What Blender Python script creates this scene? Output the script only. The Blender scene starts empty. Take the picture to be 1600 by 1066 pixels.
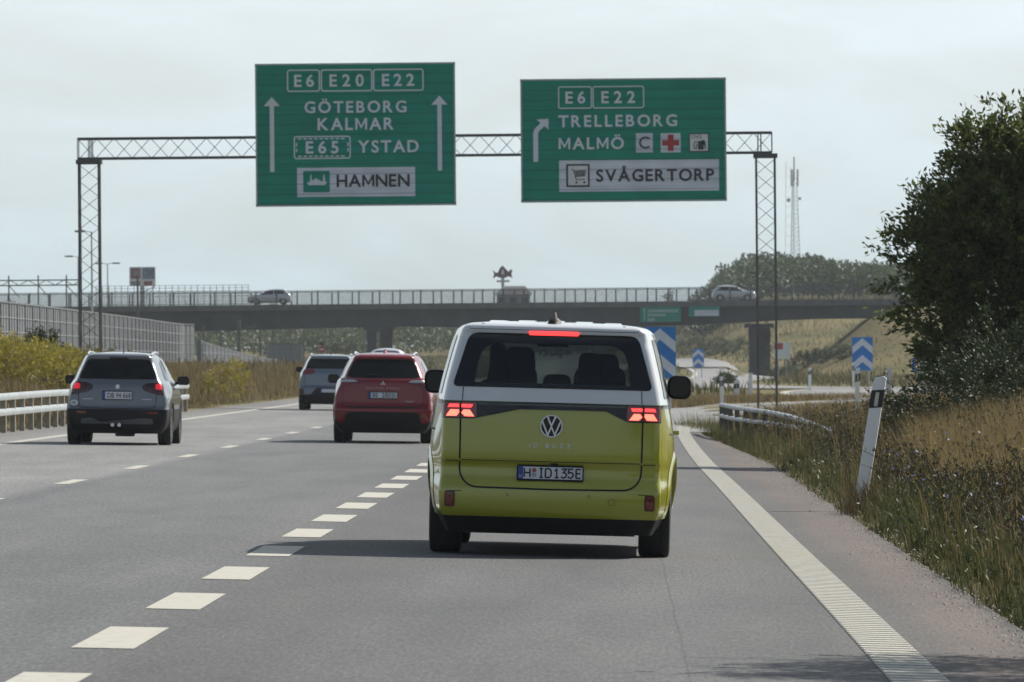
import bpy, bmesh, math, random
import numpy as np
from mathutils import Vector, Matrix

D = bpy.data
SC = bpy.context.scene
COL = SC.collection
R = math.radians
random.seed(7)
RNG = np.random.default_rng(11)

# ------------------------------------------------------------------ camera, light, exposure
F = 11400.0                    # focal length in photo pixels (1600 wide)
HC = 1.56                      # eye height
ROLL = R(0.5)
cam_d = D.cameras.new('camera')
cam = D.objects.new('camera', cam_d)
COL.objects.link(cam)
cam_d.sensor_width = 36.0
cam_d.lens = F / 1600 * 36
cam_d.clip_start = 0.5
cam_d.clip_end = 6000
vx, vz = 160.0, -32.0          # picture offset of the road's vanishing point
px_ = vx * math.cos(ROLL) + vz * math.sin(ROLL)
pz_ = -vx * math.sin(ROLL) + vz * math.cos(ROLL)
yaw, pitch = math.atan2(px_, F), math.atan2(-pz_, F)
CM = (Matrix.Rotation(yaw, 4, 'Z') @ Matrix.Rotation(math.pi / 2 + pitch, 4, 'X') @ Matrix.Rotation(-ROLL, 4, 'Z'))
cam.matrix_world = Matrix.Translation((0, 0, HC)) @ CM
cam_d.dof.use_dof = True
cam_d.dof.focus_distance = 62
cam_d.dof.aperture_fstop = 15
SC.camera = cam

SUN_EL, SUN_AZ = R(39), R(50)      # azimuth from straight ahead towards the right
world = D.worlds.new('World')
SC.world = world
world.use_nodes = True
wn = world.node_tree
bg = wn.nodes['Background']
sky = wn.nodes.new('ShaderNodeTexSky')
sky.sky_type = 'NISHITA'
sky.sun_disc = False
sky.sun_elevation = SUN_EL
sky.sun_rotation = SUN_AZ
sky.air_density = 1.0
sky.dust_density = 1.6
sky.ozone_density = 1.2
tc = wn.nodes.new('ShaderNodeTexCoord')
mp = wn.nodes.new('ShaderNodeMapping')
mp.inputs['Scale'].default_value = (14, 14, 46)
nz = wn.nodes.new('ShaderNodeTexNoise')
nz.inputs['Scale'].default_value = 1.0
nz.inputs['Detail'].default_value = 5
nz.inputs['Roughness'].default_value = 0.55
nz.inputs['Distortion'].default_value = 0.6
rp = wn.nodes.new('ShaderNodeValToRGB')
rp.color_ramp.elements[0].position = 0.30
rp.color_ramp.elements[0].color = (0.55, 0.55, 0.55, 1)
rp.color_ramp.elements[1].position = 0.68
rp.color_ramp.elements[1].color = (0.98, 0.98, 0.98, 1)
mx = wn.nodes.new('ShaderNodeMix')
mx.data_type = 'RGBA'
CLOUD = mx.inputs[7]
cg = wn.nodes.new('ShaderNodeValToRGB')        # far cloud is seen through more air: bluer and dimmer
cg.color_ramp.elements[0].position = 0.0
cg.color_ramp.elements[0].color = (7.0, 8.9, 9.8, 1)
cg.color_ramp.elements[1].position = 0.052
cg.color_ramp.elements[1].color = (9.7, 10.8, 11.5, 1)
wn.links.new(tc.outputs['Generated'], mp.inputs['Vector'])
wn.links.new(mp.outputs['Vector'], nz.inputs['Vector'])
wn.links.new(nz.outputs['Fac'], rp.inputs['Fac'])
sxyz = wn.nodes.new('ShaderNodeSeparateXYZ')
wn.links.new(tc.outputs['Generated'], sxyz.inputs[0])
wn.links.new(sxyz.outputs[2], cg.inputs[0])
wn.links.new(cg.outputs[0], CLOUD)
mr = wn.nodes.new('ShaderNodeMapRange')      # thin cloud and haze thick near the horizon, opening to blue overhead
mr.interpolation_type = 'SMOOTHSTEP'
for i_, v_ in ((1, .10), (2, .65), (3, 1.0), (4, .30)): mr.inputs[i_].default_value = v_
wn.links.new(sxyz.outputs[2], mr.inputs[0])
mu = wn.nodes.new('ShaderNodeMath')
mu.operation = 'MULTIPLY'
wn.links.new(rp.outputs['Color'], mu.inputs[0])
wn.links.new(mr.outputs[0], mu.inputs[1])
mr2 = wn.nodes.new('ShaderNodeMapRange')     # the cloud sheet lies ahead, clearer blue sky behind
mr2.interpolation_type = 'SMOOTHSTEP'
for i_, v_ in ((1, -.55), (2, .35), (3, .35), (4, 1.0)): mr2.inputs[i_].default_value = v_
wn.links.new(sxyz.outputs[1], mr2.inputs[0])
mu2 = wn.nodes.new('ShaderNodeMath')
mu2.operation = 'MULTIPLY'
wn.links.new(mu.outputs[0], mu2.inputs[0])
wn.links.new(mr2.outputs[0], mu2.inputs[1])
wn.links.new(mu2.outputs[0], mx.inputs[0])
wn.links.new(sky.outputs['Color'], mx.inputs[6])
wn.links.new(mx.outputs[2], bg.inputs['Color'])
bg.inputs['Strength'].default_value = 0.062

sun_d = D.lights.new('sun', 'SUN')
sun_d.energy = 4.8
sun_d.angle = R(0.5)
sun_d.color = (1.0, 0.95, 0.87)
sun = D.objects.new('sun', sun_d)
COL.objects.link(sun)
sdir = Vector((math.sin(SUN_AZ) * math.cos(SUN_EL), math.cos(SUN_AZ) * math.cos(SUN_EL), math.sin(SUN_EL)))
sun.rotation_euler = sdir.to_track_quat('Z', 'Y').to_euler()
sun.location = sdir * 100

SC.view_settings.view_transform = 'Standard'
SC.view_settings.look = 'None'
SC.view_settings.exposure = 0.55
SC.view_settings.gamma = 1.0
SC.cycles.volume_bounces = 1
SC.cycles.max_bounces = 8
SC.cycles.transparent_max_bounces = 12

def W(u, v, d):
    """world point seen at photo pixel (u, v) at distance d along the road"""
    r = CM.to_3x3() @ Vector(((u - 800) / F, -(v - 533) / F, -1))
    r = r * (d / r.y)
    return Vector((r.x, r.y, r.z + HC))
def X_(u, v, d): return W(u, v, d).x
def Z_(u, v, d): return W(u, v, d).z

# ------------------------------------------------------------------ helpers
def tag(o, label=None, cat=None, group=None, kind=None):
    if label: o['label'] = label
    if cat: o['category'] = cat
    if group: o['group'] = group
    if kind: o['kind'] = kind
    return o
def empty(name, loc=(0, 0, 0), rot=(0, 0, 0), parent=None):
    o = D.objects.new(name, None)
    COL.objects.link(o)
    o.location = loc
    o.rotation_euler = rot
    o.empty_display_size = 0.2
    if parent: o.parent = parent
    return o
def thing(name, label, cat, loc=(0, 0, 0), rot=(0, 0, 0), group=None):
    return tag(empty(name, loc, rot), label, cat, group)
def copy_tree(o, parent=None):
    c = o.copy()
    COL.objects.link(c)
    if parent: c.parent = parent
    for ch in list(o.children):
        copy_tree(ch, c)
    return c

class MB:
    def __init__(s): s.v, s.f = [], []
    def add(s, vs, fs):
        b = len(s.v)
        s.v += [tuple(p) for p in vs]
        s.f += [tuple(i + b for i in f) for f in fs]
        return s
    def box(s, c, sz, m=None):
        x, y, z = sz[0] / 2, sz[1] / 2, sz[2] / 2
        vs = [Vector((i * x, j * y, k * z)) for k in (-1, 1) for j in (-1, 1) for i in (-1, 1)]
        if m: vs = [m @ p for p in vs]
        vs = [p + Vector(c) for p in vs]
        return s.add(vs, [(0, 2, 3, 1), (4, 5, 7, 6), (0, 1, 5, 4), (2, 6, 7, 3), (0, 4, 6, 2), (1, 3, 7, 5)])
    def bar(s, a, b, w, h=None):
        a, b = Vector(a), Vector(b)
        h = h or w
        d = (b - a)
        if d.length < 1e-6: return s
        d.normalize()
        up = Vector((0, 0, 1)) if abs(d.z) < .95 else Vector((0, 1, 0))
        x = d.cross(up).normalized() * w / 2
        y = d.cross(x).normalized() * h / 2
        vs = [a - x - y, a + x - y, a + x + y, a - x + y, b - x - y, b + x - y, b + x + y, b - x + y]
        return s.add(vs, [(0, 1, 2, 3), (7, 6, 5, 4), (0, 4, 5, 1), (1, 5, 6, 2), (2, 6, 7, 3), (3, 7, 4, 0)])
    def tube(s, pts, r, n=8, cap=True):
        pts = [Vector(p) for p in pts]
        rs = r if isinstance(r, (list, tuple)) else [r] * len(pts)
        vs, fs = [], []
        for i, p in enumerate(pts):
            d = (pts[min(i + 1, len(pts) - 1)] - pts[max(i - 1, 0)]).normalized()
            up = Vector((0, 0, 1)) if abs(d.z) < .9 else Vector((0, 1, 0))
            x = d.cross(up).normalized()
            y = d.cross(x).normalized()
            for k in range(n):
                a = 2 * math.pi * k / n
                vs.append(p + (x * math.cos(a) + y * math.sin(a)) * rs[i])
        for i in range(len(pts) - 1):
            for k in range(n):
                fs.append((i * n + k, (i + 1) * n + k, (i + 1) * n + (k + 1) % n, i * n + (k + 1) % n))
        if cap:
            fs.append(tuple(range(n)))
            fs.append(tuple(range((len(pts) - 1) * n, len(pts) * n))[::-1])
        return s.add(vs, fs)
    def prism(s, poly, y0, y1):
        """polygon in (x, z) given thickness along y"""
        n = len(poly)
        vs = [(p[0], y0, p[1]) for p in poly] + [(p[0], y1, p[1]) for p in poly]
        fs = [tuple(range(n)), tuple(range(n, 2 * n))[::-1]] + [(i, i + n, (i + 1) % n + n, (i + 1) % n) for i in range(n)]
        return s.add(vs, fs)
    def lathe_x(s, prof, c, n=32):
        """profile of (x, r) spun round an axis along x"""
        m = len(prof)
        vs = [(c[0] + x, c[1] + r * math.cos(2 * math.pi * k / n), c[2] + r * math.sin(2 * math.pi * k / n)) for k in range(n) for x, r in prof]
        fs = [(k * m + i, k * m + i + 1, ((k + 1) % n) * m + i + 1, ((k + 1) % n) * m + i) for k in range(n) for i in range(m - 1)]
        return s.add(vs, fs)
    def build(s, name, mat, parent=None, smooth=False, bevel=0, fix=True):
        me = D.meshes.new(name)
        me.from_pydata([tuple(v) for v in s.v], [], s.f)
        if fix:
            bm = bmesh.new()
            bm.from_mesh(me)
            bmesh.ops.recalc_face_normals(bm, faces=bm.faces)
            if bevel:
                es = [e for e in bm.edges if len(e.link_faces) == 2 and e.calc_face_angle(0) > R(35)]
                bmesh.ops.bevel(bm, geom=es, offset=bevel, segments=2, affect='EDGES', profile=0.7)
            bm.to_mesh(me)
            bm.free()
        if smooth or bevel:
            me.polygons.foreach_set('use_smooth', [True] * len(me.polygons))
            try: me.set_sharp_from_angle(angle=R(40))
            except Exception: pass
        o = D.objects.new(name, me)
        COL.objects.link(o)
        if mat: me.materials.append(mat)
        if parent: o.parent = parent
        return o

def npmesh(name, V, Fc, mat, parent=None, smooth=False):
    V = np.asarray(V, dtype=np.float32)
    Fc = np.asarray(Fc, dtype=np.int32)
    me = D.meshes.new(name)
    me.vertices.add(len(V))
    me.vertices.foreach_set('co', V.ravel())
    k = Fc.shape[1]
    me.loops.add(Fc.size)
    me.loops.foreach_set('vertex_index', Fc.ravel())
    me.polygons.add(len(Fc))
    me.polygons.foreach_set('loop_start', np.arange(0, Fc.size, k, dtype=np.int32))
    if smooth: me.polygons.foreach_set('use_smooth', np.ones(len(Fc), dtype=bool))
    me.update(calc_edges=True)
    o = D.objects.new(name, me)
    COL.objects.link(o)
    me.materials.append(mat)
    if parent: o.parent = parent
    return o

def sstep(a, b, x):
    t = np.clip((np.asarray(x, dtype=float) - a) / (b - a), 0, 1)
    return t * t * (3 - 2 * t)

# ------------------------------------------------------------------ materials
def mat(name, col, rough=.6, metal=0.0, coat=0.0, var=.08, scale=6.0, bump=0.0, emit=None, estr=0, spec=.5, coatr=.04):
    m = D.materials.new(name)
    m.use_nodes = True
    t = m.node_tree
    b = t.nodes['Principled BSDF']
    b.inputs['Roughness'].default_value = rough
    b.inputs['Metallic'].default_value = metal
    b.inputs['Coat Weight'].default_value = coat
    b.inputs['Coat Roughness'].default_value = coatr
    b.inputs['Specular IOR Level'].default_value = spec
    co = t.nodes.new('ShaderNodeTexCoord')
    n = t.nodes.new('ShaderNodeTexNoise')
    n.inputs['Scale'].default_value = scale
    n.inputs['Detail'].default_value = 6
    t.links.new(co.outputs['Object'], n.inputs['Vector'])
    r = t.nodes.new('ShaderNodeValToRGB')
    r.color_ramp.elements[0].position = .3
    r.color_ramp.elements[1].position = .7
    r.color_ramp.elements[0].color = tuple(c * (1 - var) for c in col) + (1,)
    r.color_ramp.elements[1].color = tuple(min(1, c * (1 + var)) for c in col) + (1,)
    t.links.new(n.outputs['Fac'], r.inputs['Fac'])
    t.links.new(r.outputs['Color'], b.inputs['Base Color'])
    if bump:
        bp = t.nodes.new('ShaderNodeBump')
        bp.inputs['Strength'].default_value = bump
        bp.inputs['Distance'].default_value = .02
        t.links.new(n.outputs['Fac'], bp.inputs['Height'])
        t.links.new(bp.outputs['Normal'], b.inputs['Normal'])
    if emit:
        b.inputs['Emission Color'].default_value = tuple(emit) + (1,)
        b.inputs['Emission Strength'].default_value = estr
    return m

def ramp(t, stops):
    r = t.nodes.new('ShaderNodeValToRGB')
    e = r.color_ramp.elements
    while len(e) < len(stops): e.new(.5)
    for k, (p, c) in enumerate(stops):
        e[k].position = p
        e[k].color = tuple(c) + (1,)
    return r
def math_n(t, op, a, b=None, c=None):
    n = t.nodes.new('ShaderNodeMath')
    n.operation = op
    for i, q in enumerate((a, b, c)):
        if q is None: continue
        if isinstance(q, (int, float)): n.inputs[i].default_value = q
        else: t.links.new(q, n.inputs[i])
    return n.outputs[0]
def mixc(t, f, a, b, mode='MIX'):
    n = t.nodes.new('ShaderNodeMix')
    n.data_type = 'RGBA'
    n.blend_type = mode
    for i, q in ((0, f), (6, a), (7, b)):
        if isinstance(q, (int, float)): n.inputs[i].default_value = q
        elif isinstance(q, tuple): n.inputs[i].default_value = q + (1,)
        else: t.links.new(q, n.inputs[i])
    return n.outputs[2]
def noise_n(t, vec, scale, detail=4, rough=.55):
    n = t.nodes.new('ShaderNodeTexNoise')
    n.inputs['Scale'].default_value = scale
    n.inputs['Detail'].default_value = detail
    n.inputs['Roughness'].default_value = rough
    t.links.new(vec, n.inputs['Vector'])
    return n.outputs['Fac']
def map_n(t, vec, sc):
    n = t.nodes.new('ShaderNodeMapping')
    n.inputs['Scale'].default_value = sc
    t.links.new(vec, n.inputs['Vector'])
    return n.outputs['Vector']

def asphalt_mat(name, main=True, tone=.10):
    m = D.materials.new(name)
    m.use_nodes = True
    t = m.node_tree
    b = t.nodes['Principled BSDF']
    co = t.nodes.new('ShaderNodeTexCoord').outputs['Object']
    sx = t.nodes.new('ShaderNodeSeparateXYZ')
    t.links.new(co, sx.inputs[0])
    wob = math_n(t, 'MULTIPLY_ADD', noise_n(t, map_n(t, co, (.6, .08, 1)), 1, 3), .5, -.25)
    xx = math_n(t, 'ADD', sx.outputs[0], wob)
    if main:   # different ages of surfacing lane by lane, polished wheel tracks, red-brown gravelly edge
        g = math_n(t, 'MULTIPLY_ADD', xx, 1 / 16.0, 12.8 / 16.0)
        P = lambda x: (x + 12.8) / 16.0
        k = tone
        rr = ramp(t, [(P(-12.2), (k * 1.2, k * 1.08, k * .95)), (P(-10.5), (k * 1.8, k * 1.76, k * 1.66)), (P(-6.6), (k * 1.9, k * 1.87, k * 1.80)), (P(-6.3), (k * 1.14, k * 1.14, k * 1.14)),
                      (P(-2.9), (k * 1.06, k * 1.06, k * 1.04)), (P(-2.35), (k * .76, k * .75, k * .73)), (P(-1.75), (k * .78, k * .77, k * .75)), (P(-1.2), (k * .95, k * .94, k * .92)), (P(-.6), (k * .9, k * .89, k * .87)), (P(.4), (k * 1.0, k * .99, k * .96)),
                      (P(1.25), (k * .92, k * .9, k * .86)), (P(1.8), (k * .82, k * .74, k * .68)), (P(1.98), (k * 1.10, k * .86, k * .72)), (P(2.3), (k * 1.16, k * .91, k * .76)), (P(2.45), (k * .75, k * .70, k * .6))])
        t.links.new(g, rr.inputs[0])
        basec = rr.outputs[0]
    else:
        basec = mixc(t, 0.0, (tone * 1.5, tone * 1.47, tone * 1.4), (tone, tone, tone))
    fine = noise_n(t, co, 55, 3, .7)
    rf = ramp(t, [(.30, (.62, .62, .62)), (.5, (1, 1, 1)), (.68, (1.45, 1.43, 1.4))])
    t.links.new(fine, rf.inputs[0])
    c1 = mixc(t, 1.0, basec, rf.outputs[0], 'MULTIPLY')
    grain = noise_n(t, map_n(t, co, (42, 3.6, 1)), 1.0, 4, .85)
    rg_ = ramp(t, [(.28, (.40, .40, .41)), (.5, (1, 1, 1)), (.72, (1.75, 1.73, 1.70))])
    t.links.new(grain, rg_.inputs[0])
    c1 = mixc(t, 1.0, c1, rg_.outputs[0], 'MULTIPLY')
    blot = noise_n(t, map_n(t, co, (.55, .05, 1)), 1.0, 5, .6)
    rb_ = ramp(t, [(.32, (.78, .78, .79)), (.5, (1, 1, 1)), (.7, (1.13, 1.12, 1.10))])
    t.links.new(blot, rb_.inputs[0])
    c1 = mixc(t, 1.0, c1, rb_.outputs[0], 'MULTIPLY')
    if main:
        sw = math_n(t, 'MULTIPLY_ADD', noise_n(t, map_n(t, co, (0, .35, 0)), 1.0, 5, .7), .06, -.03)
        for xs_, w_ in ((.36, .007),):
            ln_ = math_n(t, 'LESS_THAN', math_n(t, 'ABSOLUTE', math_n(t, 'ADD', math_n(t, 'ADD', sx.outputs[0], -xs_), sw)), w_)
            c1 = mixc(t, math_n(t, 'MULTIPLY', ln_, .4), c1, (.02, .02, .02))
    med = noise_n(t, map_n(t, co, (1.3, .16, 1)), 1.0, 6, .6)
    rm = ramp(t, [(.3, (.86, .86, .87)), (.7, (1.13, 1.12, 1.1))])
    t.links.new(med, rm.inputs[0])
    c2 = mixc(t, 1.0, c1, rm.outputs[0], 'MULTIPLY')
    # tar-sealed cracks and small pale stones
    vo = t.nodes.new('ShaderNodeTexVoronoi')
    vo.inputs['Scale'].default_value = 9
    t.links.new(co, vo.inputs['Vector'])
    st = math_n(t, 'LESS_THAN', vo.outputs['Distance'], .05)
    c3 = mixc(t, st, c2, (.30, .29, .27))
    t.links.new(mixc(t, 1.0, c3, (.965, 1.0, 1.04), 'MULTIPLY'), b.inputs['Base Color'])
    b.inputs['Roughness'].default_value = .82
    b.inputs['Specular IOR Level'].default_value = .4
    bp = t.nodes.new('ShaderNodeBump')
    bp.inputs['Strength'].default_value = .5
    bp.inputs['Distance'].default_value = .006
    t.links.new(noise_n(t, co, 90, 2), bp.inputs['Height'])
    t.links.new(bp.outputs['Normal'], b.inputs['Normal'])
    return m

def paint_line_mat(name, col):
    m = D.materials.new(name)
    m.use_nodes = True
    t = m.node_tree
    b = t.nodes['Principled BSDF']
    co = t.nodes.new('ShaderNodeTexCoord').outputs['Object']
    w = noise_n(t, co, 14, 6, .65)
    r1 = ramp(t, [(.30, tuple(c * .55 for c in col)), (.42, tuple(c * .92 for c in col)), (.7, col)])
    t.links.new(w, r1.inputs[0])
    cr = noise_n(t, map_n(t, co, (1.2, 9, 1)), 1.6, 5, .7)
    r2 = ramp(t, [(.34, (.45, .44, .42)), (.385, (1, 1, 1))])
    t.links.new(cr, r2.inputs[0])
    t.links.new(mixc(t, 1.0, r1.outputs[0], r2.outputs[0], 'MULTIPLY'), b.inputs['Base Color'])
    b.inputs['Roughness'].default_value = .7
    return m

def leaf_mat(name, cols, trans=.35, rough=.55):
    """foliage: each leaf its own shade, some light passes through"""
    m = D.materials.new(name)
    m.use_nodes = True
    t = m.node_tree
    b = t.nodes['Principled BSDF']
    g = t.nodes.new('ShaderNodeNewGeometry')
    n = len(cols)
    r = ramp(t, [((i + .5) / n, c) for i, c in enumerate(cols)])
    co = t.nodes.new('ShaderNodeTexCoord').outputs['Object']
    f = math_n(t, 'MULTIPLY_ADD', g.outputs['Random Per Island'], .7, 0)
    f2 = math_n(t, 'MULTIPLY_ADD', noise_n(t, co, .55, 3), .9, -.28)
    t.links.new(math_n(t, 'ADD', f, f2), r.inputs[0])
    t.links.new(r.outputs[0], b.inputs['Base Color'])
    b.inputs['Roughness'].default_value = rough
    b.inputs['Specular IOR Level'].default_value = .35
    tr = t.nodes.new('ShaderNodeBsdfTranslucent')
    t.links.new(r.outputs[0], tr.inputs['Color'])
    ms = t.nodes.new('ShaderNodeMixShader')
    ms.inputs[0].default_value = trans
    t.links.new(b.outputs[0], ms.inputs[1])
    t.links.new(tr.outputs[0], ms.inputs[2])
    t.links.new(ms.outputs[0], t.nodes['Material Output'].inputs['Surface'])
    return m

def terrain_mat():
    m = D.materials.new('dry_turf')
    m.use_nodes = True
    t = m.node_tree
    b = t.nodes['Principled BSDF']
    co = t.nodes.new('ShaderNodeTexCoord').outputs['Object']
    a = noise_n(t, co, .09, 6, .6)
    r1 = ramp(t, [(.32, (.060, .062, .022)), (.46, (.105, .097, .040)), (.6, (.165, .135, .062)), (.75, (.10, .10, .035))])
    t.links.new(a, r1.inputs[0])
    f = noise_n(t, map_n(t, co, (1, .6, 1)), 2.6, 6, .7)
    r2 = ramp(t, [(.3, (.55, .55, .55)), (.7, (1.4, 1.35, 1.25))])
    t.links.new(f, r2.inputs[0])
    t.links.new(mixc(t, 1.0, r1.outputs[0], r2.outputs[0], 'MULTIPLY'), b.inputs['Base Color'])
    b.inputs['Roughness'].default_value = .95
    b.inputs['Specular IOR Level'].default_value = .1
    bp = t.nodes.new('ShaderNodeBump')
    bp.inputs['Strength'].default_value = .8
    bp.inputs['Distance'].default_value = .25
    t.links.new(f, bp.inputs['Height'])
    t.links.new(bp.outputs['Normal'], b.inputs['Normal'])
    return m

def sign_green_mat(name, col, step=.30):
    """sheet of horizontal aluminium planks with visible joints"""
    m = mat(name, col, .5, 0, 0, .10, 1.3, spec=.2)
    t = m.node_tree
    b = t.nodes['Principled BSDF']
    co = t.nodes.new('ShaderNodeTexCoord').outputs['Object']
    s = t.nodes.new('ShaderNodeSeparateXYZ')
    t.links.new(co, s.inputs[0])
    fr = math_n(t, 'FRACT', math_n(t, 'MULTIPLY', s.outputs[2], 1 / step))
    ln = math_n(t, 'LESS_THAN', fr, .07)
    src = b.inputs['Base Color'].links[0].from_socket
    st = noise_n(t, map_n(t, co, (.25, 1, 6)), 1.0, 5)
    r = ramp(t, [(.3, (.78, .82, .82)), (.7, (1.15, 1.12, 1.1))])
    t.links.new(st, r.inputs[0])
    c = mixc(t, 1.0, src, r.outputs[0], 'MULTIPLY')
    t.links.new(mixc(t, ln, c, tuple(q * .45 for q in col)), b.inputs['Base Color'])
    return m

def glass_mat(name, tint=(.5, .56, .54), op=.35):
    m = D.materials.new(name)
    m.use_nodes = True
    t = m.node_tree
    for n in list(t.nodes):
        if n.type == 'BSDF_PRINCIPLED': t.nodes.remove(n)
    tr = t.nodes.new('ShaderNodeBsdfTransparent')
    co = t.nodes.new('ShaderNodeTexCoord').outputs['Object']
    r = ramp(t, [(.3, tuple(c * .93 for c in tint)), (.7, tint)])
    t.links.new(noise_n(t, co, 3, 3), r.inputs[0])
    t.links.new(r.outputs[0], tr.inputs['Color'])
    gl = t.nodes.new('ShaderNodeBsdfGlossy')
    gl.inputs['Roughness'].default_value = .03
    fr = t.nodes.new('ShaderNodeFresnel')
    fr.inputs['IOR'].default_value = 1.5
    ms = t.nodes.new('ShaderNodeMixShader')
    t.links.new(fr.outputs[0], ms.inputs[0])
    t.links.new(tr.outputs[0], ms.inputs[1])
    t.links.new(gl.outputs[0], ms.inputs[2])
    t.links.new(ms.outputs[0], t.nodes['Material Output'].inputs['Surface'])
    return m

M = {}
M['asphalt'] = asphalt_mat('asphalt', True, .083)
M['ramp_asphalt'] = asphalt_mat('ramp_asphalt', False, .12)
M['line'] = paint_line_mat('road_paint', (.41, .395, .335))
M['line_worn'] = paint_line_mat('worn_road_paint', (.37, .36, .31))
M['rib_paint'] = paint_line_mat('ribbed_road_paint', (.40, .385, .33))
M['turf'] = terrain_mat()
M['lime'] = mat('lime_paint', (.30, .30, .018), .24, .05, 1.0, .03, 3)
M['white_paint'] = mat('white_paint', (.57, .585, .60), .32, 0, 1.0, .03, 3)
M['red_paint'] = mat('red_paint', (.18, .003, .008), .24, .1, .7, .05, 3, spec=.3)
M['slate_paint'] = mat('slate_paint', (.112, .123, .138), .30, .35, 1.0, .05, 3)
M['blue_paint'] = mat('blue_grey_paint', (.115, .145, .18), .30, .35, 1.0, .05, 3)
M['silver_paint'] = mat('silver_paint', (.45, .47, .49), .30, .5, 1.0, .05, 3)
M['pale_silver'] = mat('pale_silver_paint', (.62, .64, .66), .30, .4, 1.0, .05, 3)
M['dark_paint'] = mat('dark_car_paint', (.03, .033, .038), .3, .2, 1.0, .05, 3)
M['black_plastic'] = mat('black_plastic', (.010, .010, .011), .6, 0, 0, .2, 9, .1, spec=.25)
M['grey_plastic'] = mat('grey_plastic', (.075, .077, .08), .55, 0, 0, .15, 9)
M['gloss_black'] = mat('gloss_black', (.007, .007, .009), .15, 0, .2, .1, 5, spec=.3)
M['tinted'] = mat('tinted_glass', (.006, .0065, .007), .06, 0, 0, .15, 2, spec=.22)
M['seam'] = mat('panel_gap', (.010, .010, .008), .9, 0, 0, .1, 9)
M['rubber'] = mat('tyre_rubber', (.018, .018, .018), .85, 0, 0, .25, 14, .2)
M['alloy'] = mat('alloy', (.42, .43, .44), .35, .8, 0, .08, 8)
M['chrome'] = mat('bright_trim', (.62, .64, .67), .25, .6, .3, .06, 8)
M['under'] = mat('underbody', (.012, .012, .012), .9, 0, 0, .3, 5)
M['lining'] = mat('cabin_lining', (.030, .031, .033), .85, 0, 0, .15, 4)
M['seat'] = mat('seat_cloth', (.011, .011, .012), .95, 0, 0, .2, 12)
M['brake'] = mat('lit_brake_lens', (.55, .02, .02), .25, 0, .5, .05, 20, 0, (1.0, .035, .035), 2.0)
M['brake_core'] = mat('lit_brake_core', (.6, .05, .03), .25, 0, .5, .05, 20, 0, (1.0, .11, .07), 2.6)
M['tail_lit'] = mat('lit_tail_lens', (.5, .01, .02), .25, 0, .5, .05, 20, 0, (1.0, .02, .03), .30)
M['red_lens'] = mat('red_lens', (.16, .006, .008), .12, 0, .8, .1, 30)
M['dark_red_lens'] = mat('dark_red_lens', (.040, .003, .005), .15, 0, .2, .1, 30)
M['clear_lens'] = mat('clear_lens', (.42, .44, .45), .15, .2, .8, .1, 30)
M['plate'] = mat('plate_white', (.62, .63, .66), .4, 0, 0, .05, 20)
M['plate_blue'] = mat('plate_blue', (.012, .05, .27), .4, 0, 0, .05, 20)
M['ink'] = mat('black_ink', (.012, .012, .014), .5, 0, 0, .1, 20)
M['seal'] = mat('plate_seal', (.30, .07, .05), .5, 0, 0, .3, 60)
M['seal_grey'] = mat('plate_seal_grey', (.32, .34, .40), .5, 0, 0, .35, 90)
M['sign_green'] = sign_green_mat('sign_green', (.002, .235, .165))
M['sign_white'] = sign_green_mat('sign_white', (.60, .63, .70))
M['legend'] = mat('legend_white', (.60, .63, .68), .5, 0, 0, .06, 3)
M['pict_white'] = mat('pictogram_white', (.62, .63, .63), .5, 0, 0, .06, 3)
M['sign_blue'] = mat('sign_blue', (.010, .17, .50), .45, 0, 0, .06, 2)
M['sign_red'] = mat('sign_red', (.34, .02, .02), .45, 0, 0, .06, 2)
M['sky_blue'] = mat('pictogram_blue', (.06, .30, .60), .45, 0, 0, .06, 2)
M['steel'] = mat('galvanised', (.34, .36, .38), .45, .5, 0, .14, 5)
M['dark_steel'] = mat('weathered_steel', (.085, .085, .082), .6, .3, 0, .25, 5)
M['rail'] = mat('white_galvanised', (.34, .37, .38), .42, .25, 0, .12, 2.5)
M['wood_post'] = mat('grey_timber', (.27, .24, .19), .8, 0, 0, .2, 8, .2)
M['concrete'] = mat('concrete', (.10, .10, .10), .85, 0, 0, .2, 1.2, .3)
M['dark_concrete'] = mat('darker_concrete', (.045, .046, .050), .85, 0, 0, .25, .7, .3)  # darker grey concrete for girder, front columns, cross heads and abutment
M['barrier'] = mat('barrier_grey', (.095, .105, .115), .75, 0, 0, .12, .8)
M['barrier_light'] = mat('barrier_rib', (.17, .18, .19), .7, 0, 0, .1, .8)
M['post_white'] = mat('post_white', (.72, .73, .72), .5, 0, 0, .07, 5)
M['post_dirty'] = mat('dry_weed', (.03, .028, .02), .9, 0, 0, .2, 9)
M['bark'] = mat('bark', (.06, .048, .036), .9, 0, 0, .3, 9, .5)
M['leaf_dark'] = leaf_mat('dark_leaves', [(.036, .054, .014), (.062, .086, .020), (.098, .122, .030), (.155, .175, .044)], .46)
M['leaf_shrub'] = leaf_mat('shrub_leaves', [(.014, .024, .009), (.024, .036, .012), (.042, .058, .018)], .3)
M['leaf_yellow'] = leaf_mat('yellow_green_leaves', [(.12, .12, .022), (.22, .20, .030), (.33, .28, .036), (.40, .33, .045)], .35)
M['leaf_wood'] = leaf_mat('far_wood_leaves', [(.026, .042, .018), (.045, .064, .024), (.07, .09, .032), (.10, .115, .04)], .3)
M['leaf_hill'] = leaf_mat('hill_wood_leaves', [(.020, .040, .013), (.034, .058, .018), (.052, .080, .025), (.08, .105, .033)], .25)
M['grass_dry'] = leaf_mat('dry_grass', [(.030, .024, .013), (.062, .047, .023), (.108, .080, .037), (.17, .125, .06), (.052, .052, .020)], .3, .8)
M['grass_green'] = leaf_mat('green_grass', [(.030, .046, .012), (.055, .072, .018), (.085, .095, .028), (.10, .088, .034)], .3, .8)
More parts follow.
